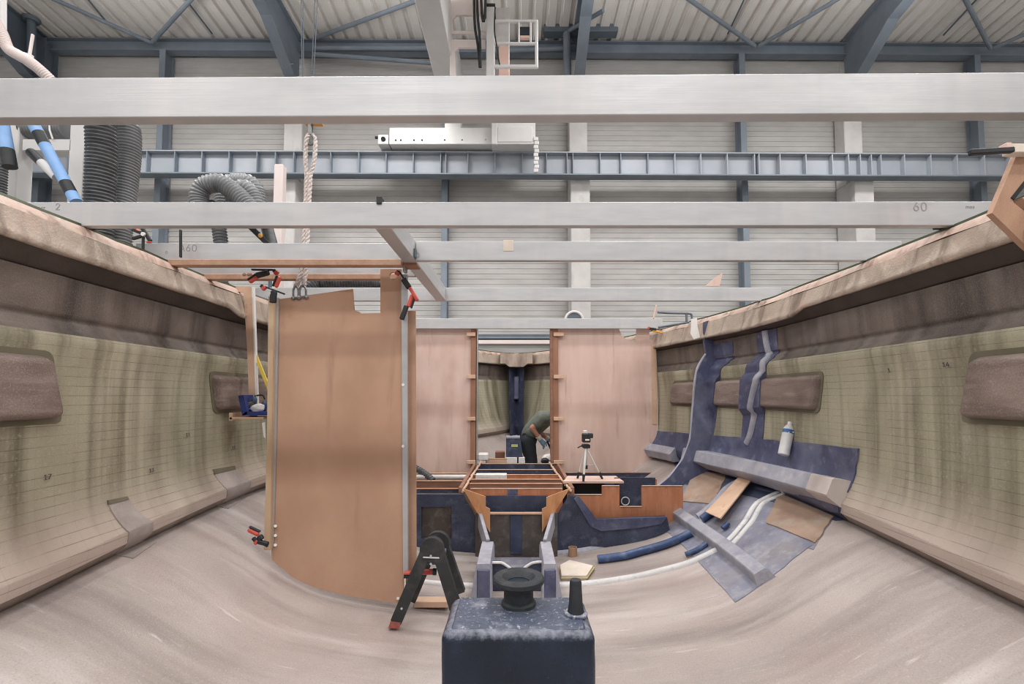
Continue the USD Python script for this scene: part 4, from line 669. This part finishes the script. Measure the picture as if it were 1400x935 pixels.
ls = tr.part('laser', cbox(at(796.5, 605, Yt - .04), at(807.5, 593, Yt - .04) + V([0, .08, 0]), .008), 'black', label='black levelling laser'); tr.part('lens_hood', cbox(at(804, 599, Yt - .05), at(811, 592.5, Yt - .05) + V([0, .06, 0]), .006), 'black', ls); tr.part('laser_top', cbox(at(797.5, 593, Yt - .02), at(803, 588.5, Yt - .02) + V([0, .04, 0]), .006), 'white_paint', ls); tr.part('laser_label', cbox(at(800, 602.5, Yt - .043), at(806, 600, Yt - .043) + V([0, .002, 0]), .0005), 'foam_pad', ls)
# ---- bent worker beyond the doorway, dark box beside
Yw = 7.85; w = lambda x, y, dy=0: at(x, y, Yw + dy); zfl = H(1, Yw, NI - 6)[2] + .01
tw = Thing('person', 'person in grey shirt, dark trousers and blue gloves bending over to work beyond the doorway', 'person', (w(722, 600)[0], Yw, zfl))
hip, wa, ch, nk = w(722, 602), w(726, 590), w(742, 573.5), w(754, 570); hd = w(764, 579)
sh = {-1: w(741, 573.5, -.19), 1: w(744, 573, .19)}; el = {-1: w(727.5, 585, -.24), 1: w(738, 592, .22)}; wr = {-1: w(738, 600, -.17), 1: w(751, 601, .12)}; hp_ = {s: w(721, 604, s * .09) for s in (-1, 1)}; kn = {s: V([w(724, 600)[0] + .03, Yw + s * .11, zfl + .45]) for s in (-1, 1)}; an = {s: V([w(721, 600)[0] - .02, Yw + s * .13, zfl + .08]) for s in (-1, 1)}
BN = [(hip, .125, wa, .12), (wa, .12, ch, .135), (ch, .135, nk, .085), (nk, .055, hd + V([-.05, 0, .05]), .055), (hd, .085, hd + V([.03, 0, -.07]), .065)]
for s in (-1, 1):
    BN += [(wa, .10, w(726, 592, s * .07), .09), (ch, .11, sh[s], .07), (sh[s], .06, el[s], .044), (el[s], .044, wr[s], .031), (hip, .12, hp_[s], .115), (hp_[s], .115, kn[s], .075), (kn[s], .07, an[s], .048), (an[s], .045, an[s] + V([.14, 0, -.045]), .035)]
bd = tw.part('body', bones(BN, .03, 4), 'skin', smooth=180)
tw.part('hair', bones([(hd + V([-.02, 0, .03]), .088, hd + V([.0, 0, .01]), .088)], .02, 3), 'hair_grey', smooth=180); tw.part('nose', ball(hd + V([.075, 0, -.075]), .018, 1), 'skin', bd)
for s in (-1, 1): tw.part('ear', ball(hd + V([0, s * .085, -.02]), .03, 1, (.6, .4, 1)), 'skin', bd); tw.part('eye', ball(hd + V([.085, s * .03, -.035]), .011, 1), 'black', bd)
sl = {s: sh[s] + (el[s] - sh[s]) * .55 for s in (-1, 1)}; TB = [(wa, .137, ch, .152), (ch, .15, nk + V([-.03, 0, 0]), .098), (w(724, 594), .136, wa, .137)]
for s in (-1, 1): TB += [(wa, .115, w(726, 592, s * .08), .10), (ch, .128, sh[s], .088), (sh[s], .084, sl[s], .072)]
tw.part('tshirt', wob(bones(TB, .025, 3), .012, 14), 'tshirt', smooth=180, label='grey short sleeved shirt')
PB = [(hip, .142, w(725, 593), .134)]
for s in (-1, 1): PB += [(hip, .135, hp_[s], .132), (hp_[s], .132, kn[s], .095), (kn[s], .095, an[s] + V([0, 0, .03]), .08)]
tw.part('trousers', wob(bones(PB, .025, 3), .014, 10), 'trousers', smooth=180); tw.part('belt_pocket', cbox(w(714.5, 599, -.13), w(719, 592, -.13) + V([0, .03, 0]), .01), 'trousers')
for s in (-1, 1):
    dr = unit(wr[s] - el[s]); tip = wr[s] + dr * .10; fw = V([.30, 0, -.95]); fw = unit(fw + dr); side_ = unit(np.cross(fw, (0, 1, 0)))
    g = [(wr[s] - dr * .03, .042, wr[s] + dr * .02, .036), (wr[s] + dr * .02, .034, tip, .036)]
    for k, ln in enumerate((.075, .085, .08, .06)):
        o = V([0, (k - 1.5) * .022, 0]); a_ = tip + o; b_ = a_ + fw * ln * .55; c_ = b_ + unit(fw + V([-.9, 0, -.1])) * ln * .5; g += [(a_, .0125, b_, .0115), (b_, .0115, c_, .010)]
    g += [(wr[s] + dr * .03 + V([.02, 0, 0]), .016, wr[s] + dr * .08 + V([.055, -s * .01, .0]), .0125), (wr[s] + dr * .08 + V([.055, -s * .01, 0]), .0125, tip + V([.05, 0, -.03]), .011)]
    gl = tw.part('glove', bones(g, .008, 2), 'glove_blue', smooth=180, label='blue work glove'); tw.part('glove_cuff', rod(wr[s] - dr * .055, wr[s] + dr * .005, .046, 16, .04), 'glove_cuff', gl)
for s in (-1, 1): tw.part('shoe', bones([(an[s] + V([-.04, 0, -.045]), .04, an[s] + V([.16, 0, -.05]), .034)], .02, 3), 'black', smooth=180)
single('scraper', rod(w(748, 603, -.15), w(757, 622, -.12), .016, 10), 'black', 'dark tool held down in the gloved hand beside the door post', 'scraper')
bx = Thing('pump_unit', 'dark blue upright box with a green label standing beside the bending worker', 'box', at(706, 632, 7.5)); Yb = 7.45
bx.part('body', prism([(lambda p: (-p[0], p[2]))(at(x, y, Yb)) for x, y in [(691.5, 640), (692, 597), (711, 597), (717, 640)]], (0, Yb, 0), (0, Yb + .15, 0)), 'laminate_dark', smooth=False); bx.part('top_trim', cbox(at(692, 599.5, Yb - .01), at(711, 596.5, Yb - .01) + V([0, .16, 0])), 'laminate_grey'); bx.part('label', cbox(at(699, 611, Yb - .006), at(708, 607.5, Yb - .006) + V([0, .004, 0]), .001), 'label_green', label='pale green label')
for x0, x1 in ((691.5, 707), (709, 717.5)): bx.part('foot_block', cbox(at(x0, 636, Yb - .05), at(x1, 625.5, Yb - .05) + V([0, .1, 0]), .005), 'rag_white', label='white block at the foot')
bx.part('outlet', rod(at(699, 597, Yb + .1), at(699, 593, Yb + .1), .02, 10), 'black')
single('white_box', cbox(at(653, 630, 7.2), at(667, 620.5, 7.2) + V([0, .2, 0]), .015), 'rag_white', 'small white box on the floor just inside the left door post', 'box'); single('rag', wob(ball(at(750, 627, 7.25), .085, 3, (1.2, .9, .75)), .07, 9), 'rag_white', 'crumpled white cloth on the floor by the right door post', 'cloth'); single('dark_bag', wob(ball(at(745, 630, 7.12), .05, 3, (1.3, .8, .8)), .03, 14), 'black', 'small black bundle in front of the crumpled white cloth', 'bundle')
single('wood_block', cbox(at(677, 627, 7.9), at(690, 618, 7.9) + V([0, .2, 0])), 'wood_brown', 'brown wooden block left of the dark blue box', 'block'); board(664, 693, 626.5, 7.28, 'wood_pale', 'pale cross board left of the dark blue box', zb=-1.5)
# ---- clamps
def qclamp(label, Y, head, tail, tip, handle=None, red_tip=True):               # bar with a fixed jaw, a sliding body and an orange grip
    t = Thing('bar_clamp', label, 'clamp', at(*head, Y)); g = lambda q: at(*q, Y)
    t.part('rail', bar(g(head), g(tail), .012, .018, (0, 1, 0), .002), 'black'); d_ = unit(g(tail) - g(head))
    t.part('fixed_jaw', bar(g(head), g(tip[0]), .026, .022, (0, 1, 0)), 'black'); t.part('jaw_pad', bar(g(tip[0]) - unit(g(tip[0]) - g(head)) * .012, g(tip[0]) + unit(g(tip[0]) - g(head)) * .012, .034, .03, (0, 1, 0)), 'red', label='red pad')
    t.part('sliding_body', bar(g(tip[1]), g(tip[2]), .042, .03, (0, 1, 0), .008), 'black')
    if handle: t.part('grip', bar(g(handle[0]), g(handle[1]), .030, .026, (0, 1, 0), .009), 'red', label='orange red grip'); n_ = np.cross(unit(g(handle[1]) - g(handle[0])), (0, 1, 0)) * .024; t.part('trigger', bar(g(handle[0]) + n_, g(handle[1]) + n_, .014, .02, (0, 1, 0), .004), 'black')
    return t
qclamp('black clamp with orange grip lying across the top left corner of the tall panel', 3.6, (374, 369), (344, 368.5), [(378, 373), (350, 377), (368, 372)], [(341, 386), (353, 378)])
qclamp('black clamp with orange grip fixed downwards on the top left corner of the tall panel', 3.58, (357, 390), (389, 402), [(361, 394), (374, 397), (375, 404)], [(377, 393), (383, 378)]).part('lower_jaw', bar(at(374, 402, 3.58), at(373, 414, 3.58), .045, .03, (0, 1, 0), .006), 'black')
qclamp('long black and red clamp at the top right corner of the tall panel', 3.62, (545, 370), (566, 402), [(543, 374), (551, 381), (560, 394)], [(564, 403), (558, 420)]); t_ = Thing.__new__(Thing); t_.path, t_.base = '/World/bar_clamp_002', at(545, 370, 3.62); t_.part('red_arm', bar(at(560, 393, 3.61), at(571, 411, 3.61), .026, .024, (0, 1, 0), .006), 'red', label='red arm of the clamp'); t_.part('lower_jaw', bar(at(556, 418, 3.62), at(549, 437, 3.62), .035, .03, (0, 1, 0), .006), 'black')
qclamp('black clamp with red grip at the bottom left edge of the tall panel', 3.55, (346, 735), (366, 747), [(351, 741), (354, 732), (358, 738)], [(339, 724), (354, 731)]).part('lower_jaw', bar(at(352, 740, 3.55), at(367, 744, 3.55), .03, .03, (0, 1, 0), .006), 'black')
single('clamp_pad', cat([cbox(at(551.5, 791, 3.66), at(560, 786.5, 3.66) + V([0, .05, 0]), .004)]), 'black', 'black end of a clamp at the lower right corner of the tall panel', 'clamp'); single('clamp_pad', cbox(at(551.5, 786, 3.655), at(560, 783, 3.655) + V([0, .05, 0]), .003), 'red', 'red clamp pad at the lower right corner of the tall panel', 'clamp')
sc = Thing('spring_clamp', 'black and red spring clamp on the left rail below the corrugated hoses', 'clamp', at(195, 335, 3.25)); g = lambda x, y: at(x, y, 3.25)
sc.part('arm', bar(g(197, 320), g(181, 314), .02, .02, (0, 1, 0)), 'black'); sc.part('arm', bar(g(197, 322), g(181, 326.5), .02, .02, (0, 1, 0)), 'black'); sc.part('arm', bar(g(194, 311), g(206, 330), .024, .02, (0, 1, 0)), 'black'); sc.part('grip', bar(g(184, 311), g(192, 318), .012, .02, (0, 1, 0)), 'red'); sc.part('pad', bar(g(201, 331), g(207, 331), .012, .02, (0, 1, 0)), 'red'); sc.part('rail', rod(g(196, 310), g(195.5, 350), .009, 8), 'black'); sc.part('pivot', rod(g(198, 321) - V([0, .02, 0]), g(198, 321), .014, 12), 'tape_white')
single('clamp_rail', bar(at(247, 314, 3.4), at(247, 352, 3.4), .014, .02, (0, 1, 0)), 'black', 'short black upright clamp bar on the left stub beam', 'clamp')
fc = Thing('f_clamp', 'long dark F clamp lying on the right rail beyond the last beam', 'clamp', at(920, 445, 6.3)); g = lambda x, y: at(x, y, 6.3)
fc.part('rail', tube(resample([g(899, 427), g(920, 428), g(940, 428.5), g(945.5, 430), g(946, 436)], 24)[0], .014, 10), 'steel_dark'); fc.part('jaw', bar(g(938.5, 428), g(938.8, 440), .03, .02, (0, 1, 0)), 'steel_dark'); fc.part('handle', bar(g(897.5, 417), g(893.5, 436), .022, .022, (0, 1, 0), .008), 'salmon_board', label='pink wooden handle'); fc.part('screw', rod(g(900, 447.5), g(942, 440.5), .014, 10), 'steel_dark')
sc = Thing('spring_clamp', 'small clamp with red end on the right bulkhead corner', 'clamp', at(892, 452, 6.95)); g = lambda x, y: at(x, y, 6.95)
sc.part('body', bar(g(888, 449.5), g(897, 450.5), .04, .03, (0, 1, 0)), 'black'); sc.part('grip', bar(g(892, 452), g(905, 454.5), .025, .025, (0, 1, 0)), 'orange'); sc.part('pad', bar(g(885.5, 448), g(888, 449), .04, .03, (0, 1, 0)), 'red')
P = [(945, 436), (953, 434.5), (953.6, 446), (957, 461), (948.5, 464), (944, 456), (945, 446)]; single('cloth_strip', pp(P, 5.95, .012), 'tape_white', 'white cloth strip hanging over the right rail', 'cloth', smooth=False)
single('plywood_offcut', prism([(lambda p: (-p[0], p[2]))(at(x, y, 4.97)) for x, y in [(965, 390.8), (978, 379), (988, 373), (984, 390.8)]], (0, 4.97, 0), (0, 4.99, 0)), 'ply_rosy', 'triangular plywood offcut standing on the fourth beam near the right rail', 'offcut')
tm = Thing('duct_end', 'round white duct end showing above the farthest beam', 'duct', at(785, 442, 7.35)); c = at(785, 438, 7.35)
tm.part('ring', tube([c + .135 * V([math.cos(a), 0, math.sin(a)]) for a in np.linspace(0, 2 * math.pi, 41)], .02, 10), 'white_paint'); tm.part('duct', tube([c, c + V([0, .2, 0]), c + V([0, .4, -.02])], .13, 28), 'steel_dark')
# ---- shelf hung on the left hull side
Ys = 4.35; sf = Thing('hanging_shelf', 'small wooden shelf hung from the left rail by a long wooden stick', 'shelf', at(345, 573, Ys)); g = lambda x, y: at(x, y, Ys)
sf.part('hanger', pp([(321, 391.5), (345, 391.5), (347, 460), (350.5, 548), (350, 569), (341, 569), (338, 480), (333, 400), (321, 398)], Ys, .03), 'wood_pale', label='long wooden stick'); sf.part('hanger_edge', pp([(344, 392), (346, 392), (352, 569), (350, 569)], Ys - .005, .036), 'tape_white'); sf.part('board', cbox(g(327, 572.5) - V([0, .15, 0]), g(372, 569) + V([0, .12, 0]), .003), 'mdf_edge'); sf.part('board_end', cbox(g(326, 574) - V([0, .15, 0]), g(331, 563.5) + V([0, .02, 0]), .003), 'wood_pale')
ty = Thing('blue_tray', 'dark blue plastic tray on the small hanging shelf', 'tray', g(346, 569)); ty.part('base', pp([(330, 568.5), (368, 568.5), (368, 562.5), (336, 563)], Ys - .15, .145), 'blue_tray'); ty.part('back', pp([(325.5, 541), (333, 540), (338, 566), (331, 568)], Ys - .15, .145), 'blue_tray', label='raised left side of the tray')
single('rag', wob(ball(at(352.5, 558, Ys - .08), .05, 3, (1.1, .8, .85)), .03, 16), 'rag_white', 'crumpled white rag lying in the dark blue tray', 'cloth'); single('wire_coil', hose([at(339, 547, Ys - .07), at(341, 554, Ys - .07), at(344, 561, Ys - .07)], .028, .014, .5, 12), 'steel_bright', 'small grey spiral coil in the dark blue tray beside the stick', 'coil')
hp2 = Thing('ear_defenders', 'blue ear defenders lying in the tray beside the tall panel', 'headset', at(355, 555, Ys)); hp2.part('cup', ball(at(347, 548, Ys - .02), .034, 2, (.8, .8, 1.2)), 'pipe_blue'); hp2.part('cup', ball(at(361, 556, Ys - .02), .034, 2, (.8, .8, 1.5)), 'pipe_blue'); hp2.part('band', tube(resample([at(347, 545, Ys), at(350, 541, Ys), at(358, 540, Ys), at(362, 546, Ys)], 16)[0], .007, 8), 'black')
single('folding_rule', bar(at(349.5, 486, Ys + .02), at(368, 532, Ys - .02), .035, .012, (0, 1, 0)), 'yellow', 'yellow rule leaning behind the stick above the hanging shelf', 'rule'); single('paper_strip', pp([(358, 578), (362, 577), (363, 600), (360.5, 597)], 4.0, .003), 'tape_white', 'narrow white paper strip beside the tall panel under the shelf', 'paper')
# ---- outside the left side: white gantry, hoses, blue poles
Yg = 3.5; gz = lambda x0, y0, x1, y1, th=.12: cbox(at(x0, y0, Yg), at(x1, y1, Yg) + V([0, th, 0]), .005)
ga = Thing('gantry_frame', 'white painted steel frame of two posts outside the left rail', 'frame', V([at(60, 0, Yg)[0], Yg, -3.3])); zb_ = -3.3
for x0, x1 in ((4, 29), (98, 119)): a, b = at(x0, 125, Yg), at(x1, 125, Yg); ga.part('post', cbox((a[0], Yg, zb_), (b[0], Yg + .12, a[2]), .006), 'white_paint')
ga.part('crossbar', gz(29.5, 206, 97.5, 190, .10), 'white_paint'); ga.part('crossbar', gz(-60, 124, 140, 112, .125), 'white_paint'); ga.part('brace', bar(at(-6, 52, Yg - .02), at(52, 96, Yg - .02), .05, .13, (0, 1, 0)), 'white_paint'); ga.part('arm', bar(at(1, 40, Yg), at(1, -40, Yg), .06, .04, (0, 1, 0)), 'white_paint'); ga.part('bracket', bar(at(39, 84, Yg), at(45, 47, Yg), .016, .02, (0, 1, 0)), 'pink_white'); ga.part('bracket_foot', bar(at(16, 70, Yg), at(44, 78, Yg), .03, .03, (0, 1, 0)), 'pink_white')
single('hose', hose([at(-14, 20, 3.4), at(2, 45, 3.4), at(11, 66, 3.4), at(26, 76, 3.38), at(40, 84, 3.36), at(70, 110, 3.4)], .035, .014, .10), 'pink_white', 'pale pinkish ribbed hose in the upper left corner above the near beam', 'hose')
hs = lambda pts, r, pitch, m_, label, amp=.10: single('hose', hose(pts, r, pitch, amp), m_, label, 'hose', 'ribbed extraction hoses outside the left rail' if False else None, smooth=True)
hs([at(138, 118, 3.2), at(138, 160, 3.2), at(139, 200, 3.22), at(137, 255, 3.24), at(135, 330, 3.26), at(135, 420, 3.28)], .084, .024, 'hose_black', 'thick black ribbed hose hanging beside the white frame post, left of the two')
hs([at(158, 166, 3.5), at(164, 167, 3.5), at(174, 176, 3.5), at(175, 205, 3.5), at(170, 255, 3.48), at(162, 320, 3.45), at(160, 400, 3.45)], .078, .022, 'hose_grey', 'thick grey ribbed hose bent over at the top beside the black one')
hs([at(154, 220, 3.58), at(153, 185, 3.56), at(158, 168, 3.52)], .05, .022, 'hose_grey', 'short inner end of the bent grey ribbed hose')
hs([at(35, 177, 3.56), at(60, 177, 3.56), at(92, 177, 3.56)], .066, .022, 'hose_grey', 'horizontal grey ribbed hose between the white frame posts'); single('cable_tie', tube([at(67, 163, 3.50), at(68, 178, 3.48), at(72, 190, 3.49)], .006, 6), 'tape_white', 'white tie round the horizontal ribbed hose', 'tie')
hs([at(3, 185, 3.4), at(1, 220, 3.4), at(-2, 280, 3.4)], .04, .02, 'hose_black', 'dark ribbed hose at the very left edge above the rail')
single('hose', tube(resample([at(184, 205, 3.56), at(182, 240, 3.56), at(176, 285, 3.55), at(168, 340, 3.55)], 30)[0], .028, 14), 'steel_dark', 'smooth dark blue hose behind the bent ribbed hose', 'hose')
Yh = 4.6
hs([at(278, 292, Yh), at(272, 270, Yh), at(280, 254, Yh), at(298, 250, Yh), at(318, 261, Yh), at(336, 278, Yh), at(350, 296, Yh)], .082, .03, 'hose_grey', 'grey ribbed hose loop above the second beam, front coil')
hs([at(306, 282, Yh + .3), at(306, 262, Yh + .3), at(318, 249, Yh + .3), at(336, 249, Yh + .3), at(350, 262, Yh + .3), at(354, 296, Yh + .3)], .08, .03, 'hose_grey', 'grey ribbed hose loop above the second beam, rear coil'); hs([at(322, 284, Yh + .12), at(320, 266, Yh + .12), at(332, 256, Yh + .12), at(346, 268, Yh + .12), at(352, 292, Yh + .12)], .075, .03, 'hose_grey', 'grey ribbed hose loop between the two other coils')
hs([at(286, 280, Yh + .1), at(297, 300, Yh + .1), at(300, 316, Yh + .1), at(303, 345, Yh + .1), at(302, 420, Yh + .1), V([at(302, 420, Yh + .1)[0], Yh + .1, -3.29])], .062, .03, 'hose_black', 'dark ribbed hose end hanging between the second beam and the left stub beam')
te = Thing('extraction_arm', 'black jointed tool arm with an orange knob below the hose coils', 'tool arm', at(368, 335, 4.9)); te.part('arm', bar(at(335, 303, 4.9), at(368, 335, 4.9), .05, .05, (0, 1, 0)), 'black'); te.part('cylinder', rod(at(362, 300, 5.0), at(373, 340, 5.0), .06, 14), 'hose_black'); te.part('knob', ball(at(356, 322, 4.8), .022, 2), 'orange'); te.part('stand', bar(at(371, 325, 5.05), V([at(371, 325, 5.05)[0], 5.05, 1.118 - .143]), .03, .03), 'steel_dark')
a, b = at(374.5, 224, 5.7), at(387, 224, 5.7); single('pale_post', cbox((a[0], 5.7, -3.3), (b[0], 5.8, a[2]), .01), 'pink_white', 'pale pinkish post with a pointed top beside the rope sling', 'post')
pd = hose([V([-2.35, 5.2, -.9]), at(418, 400, 5.5), at(440, 386, 5.6), at(480, 385, 5.6), at(510, 386, 5.6), at(545, 398, 5.6)], .07, .03); single('hose', pd, 'hose_black', 'dark ribbed hose seen through the notch of the tall panel', 'hose')
def pole(label, p, q, r, bands, m_='blue_strap'):
    t = Thing('striped_pole', label, 'pole', q); t.part('tube', rod(p, q, r, 16), m_)
    for a, b in bands: t.part('band', rod(p + (q - p) * a, p + (q - p) * b, r * 1.04, 16), 'black')
    return t
pl_ = pole('light blue pole with black bands crossing in front of the white frame', at(24, 130, 3.1), at(104, 276, 3.1), .034, [(.36, .47), (.82, .92)]); pole('light blue pole with a black end at the left edge', at(-8, 110, 3.05), at(13, 226, 3.05), .038, [(.82, 1.02)])
pl_.part('rear_tube', rod(at(42, 208, 3.18), at(78, 243, 3.13), .028, 14), 'white_paint'); pl_.part('rear_band', rod(at(42, 208, 3.18), at(57, 222.6, 3.16), .029, 14), 'black')
# ---- plywood bracket and black bar at the right edge
br = Thing('plywood_bracket', 'brown plywood angle bracket standing on the right rail at the picture edge', 'bracket', at(1380, 300, 2.3))
br.part('plate', pp([(1356.5, 291), (1392, 207), (1470, 150), (1500, 190), (1421, 222), (1383, 270), (1386, 277), (1470, 345), (1470, 392), (1401, 334)], 2.25, .03), 'mdf', smooth=False); br.part('dark_inner_edge', pp([(1383, 270), (1421, 222), (1424, 226), (1387, 273)], 2.245, .10), 'gap_dark', smooth=False); br.part('lower_edge', bar(at(1385, 275, 2.3), at(1425, 307, 2.3), .012, .10, (0, 1, 0)), 'wood_pale')  # near-black strip along the inner edge of the bracket
bb = Thing('black_bar', 'short black bar with a pink wooden end beside the plywood bracket', 'bar', at(1355, 208, 2.2)); bb.part('rail', bar(at(1325.5, 208.5, 2.2), at(1385, 205, 2.2), .025, .025, (0, 1, 0)), 'black'); bb.part('block', cbox(at(1377, 201, 2.2), at(1384, 194.5, 2.2) + V([0, .04, 0]), .002), 'salmon_board'); bb.part('packer', cbox(at(1384, 208, 2.2), at(1450, 196, 2.2) + V([0, .05, 0]), .003), 'foam_pad')
for s, x, y in ((-1, 75, 298), (1, 1318, 297)): d = 2.80; p = V([s * (float(Wd(d)) - .02), d, .985]); single('edge_clip', cbox(p - V([.03, .04, 0]), p + V([.03, .04, .035]), .003), 'black', f'small black clip on the {"left" if s < 0 else "right"} rail beside the second beam', 'clip')
p = at(518, 279, 2.733); single('edge_clip', cbox(p + V([-.014, -.006, .0]), p + V([.016, .056, .045]), .003), 'black', 'small black clip hooked over the top of the second beam', 'clip')
for x in (-9, -3, 3, 9):
    for y in (-8, -2, 4, 10):
        lamp_light(numbered('/World/LampLight'), x, y, ZC + 8.6, 2.6, .9, LAMP)
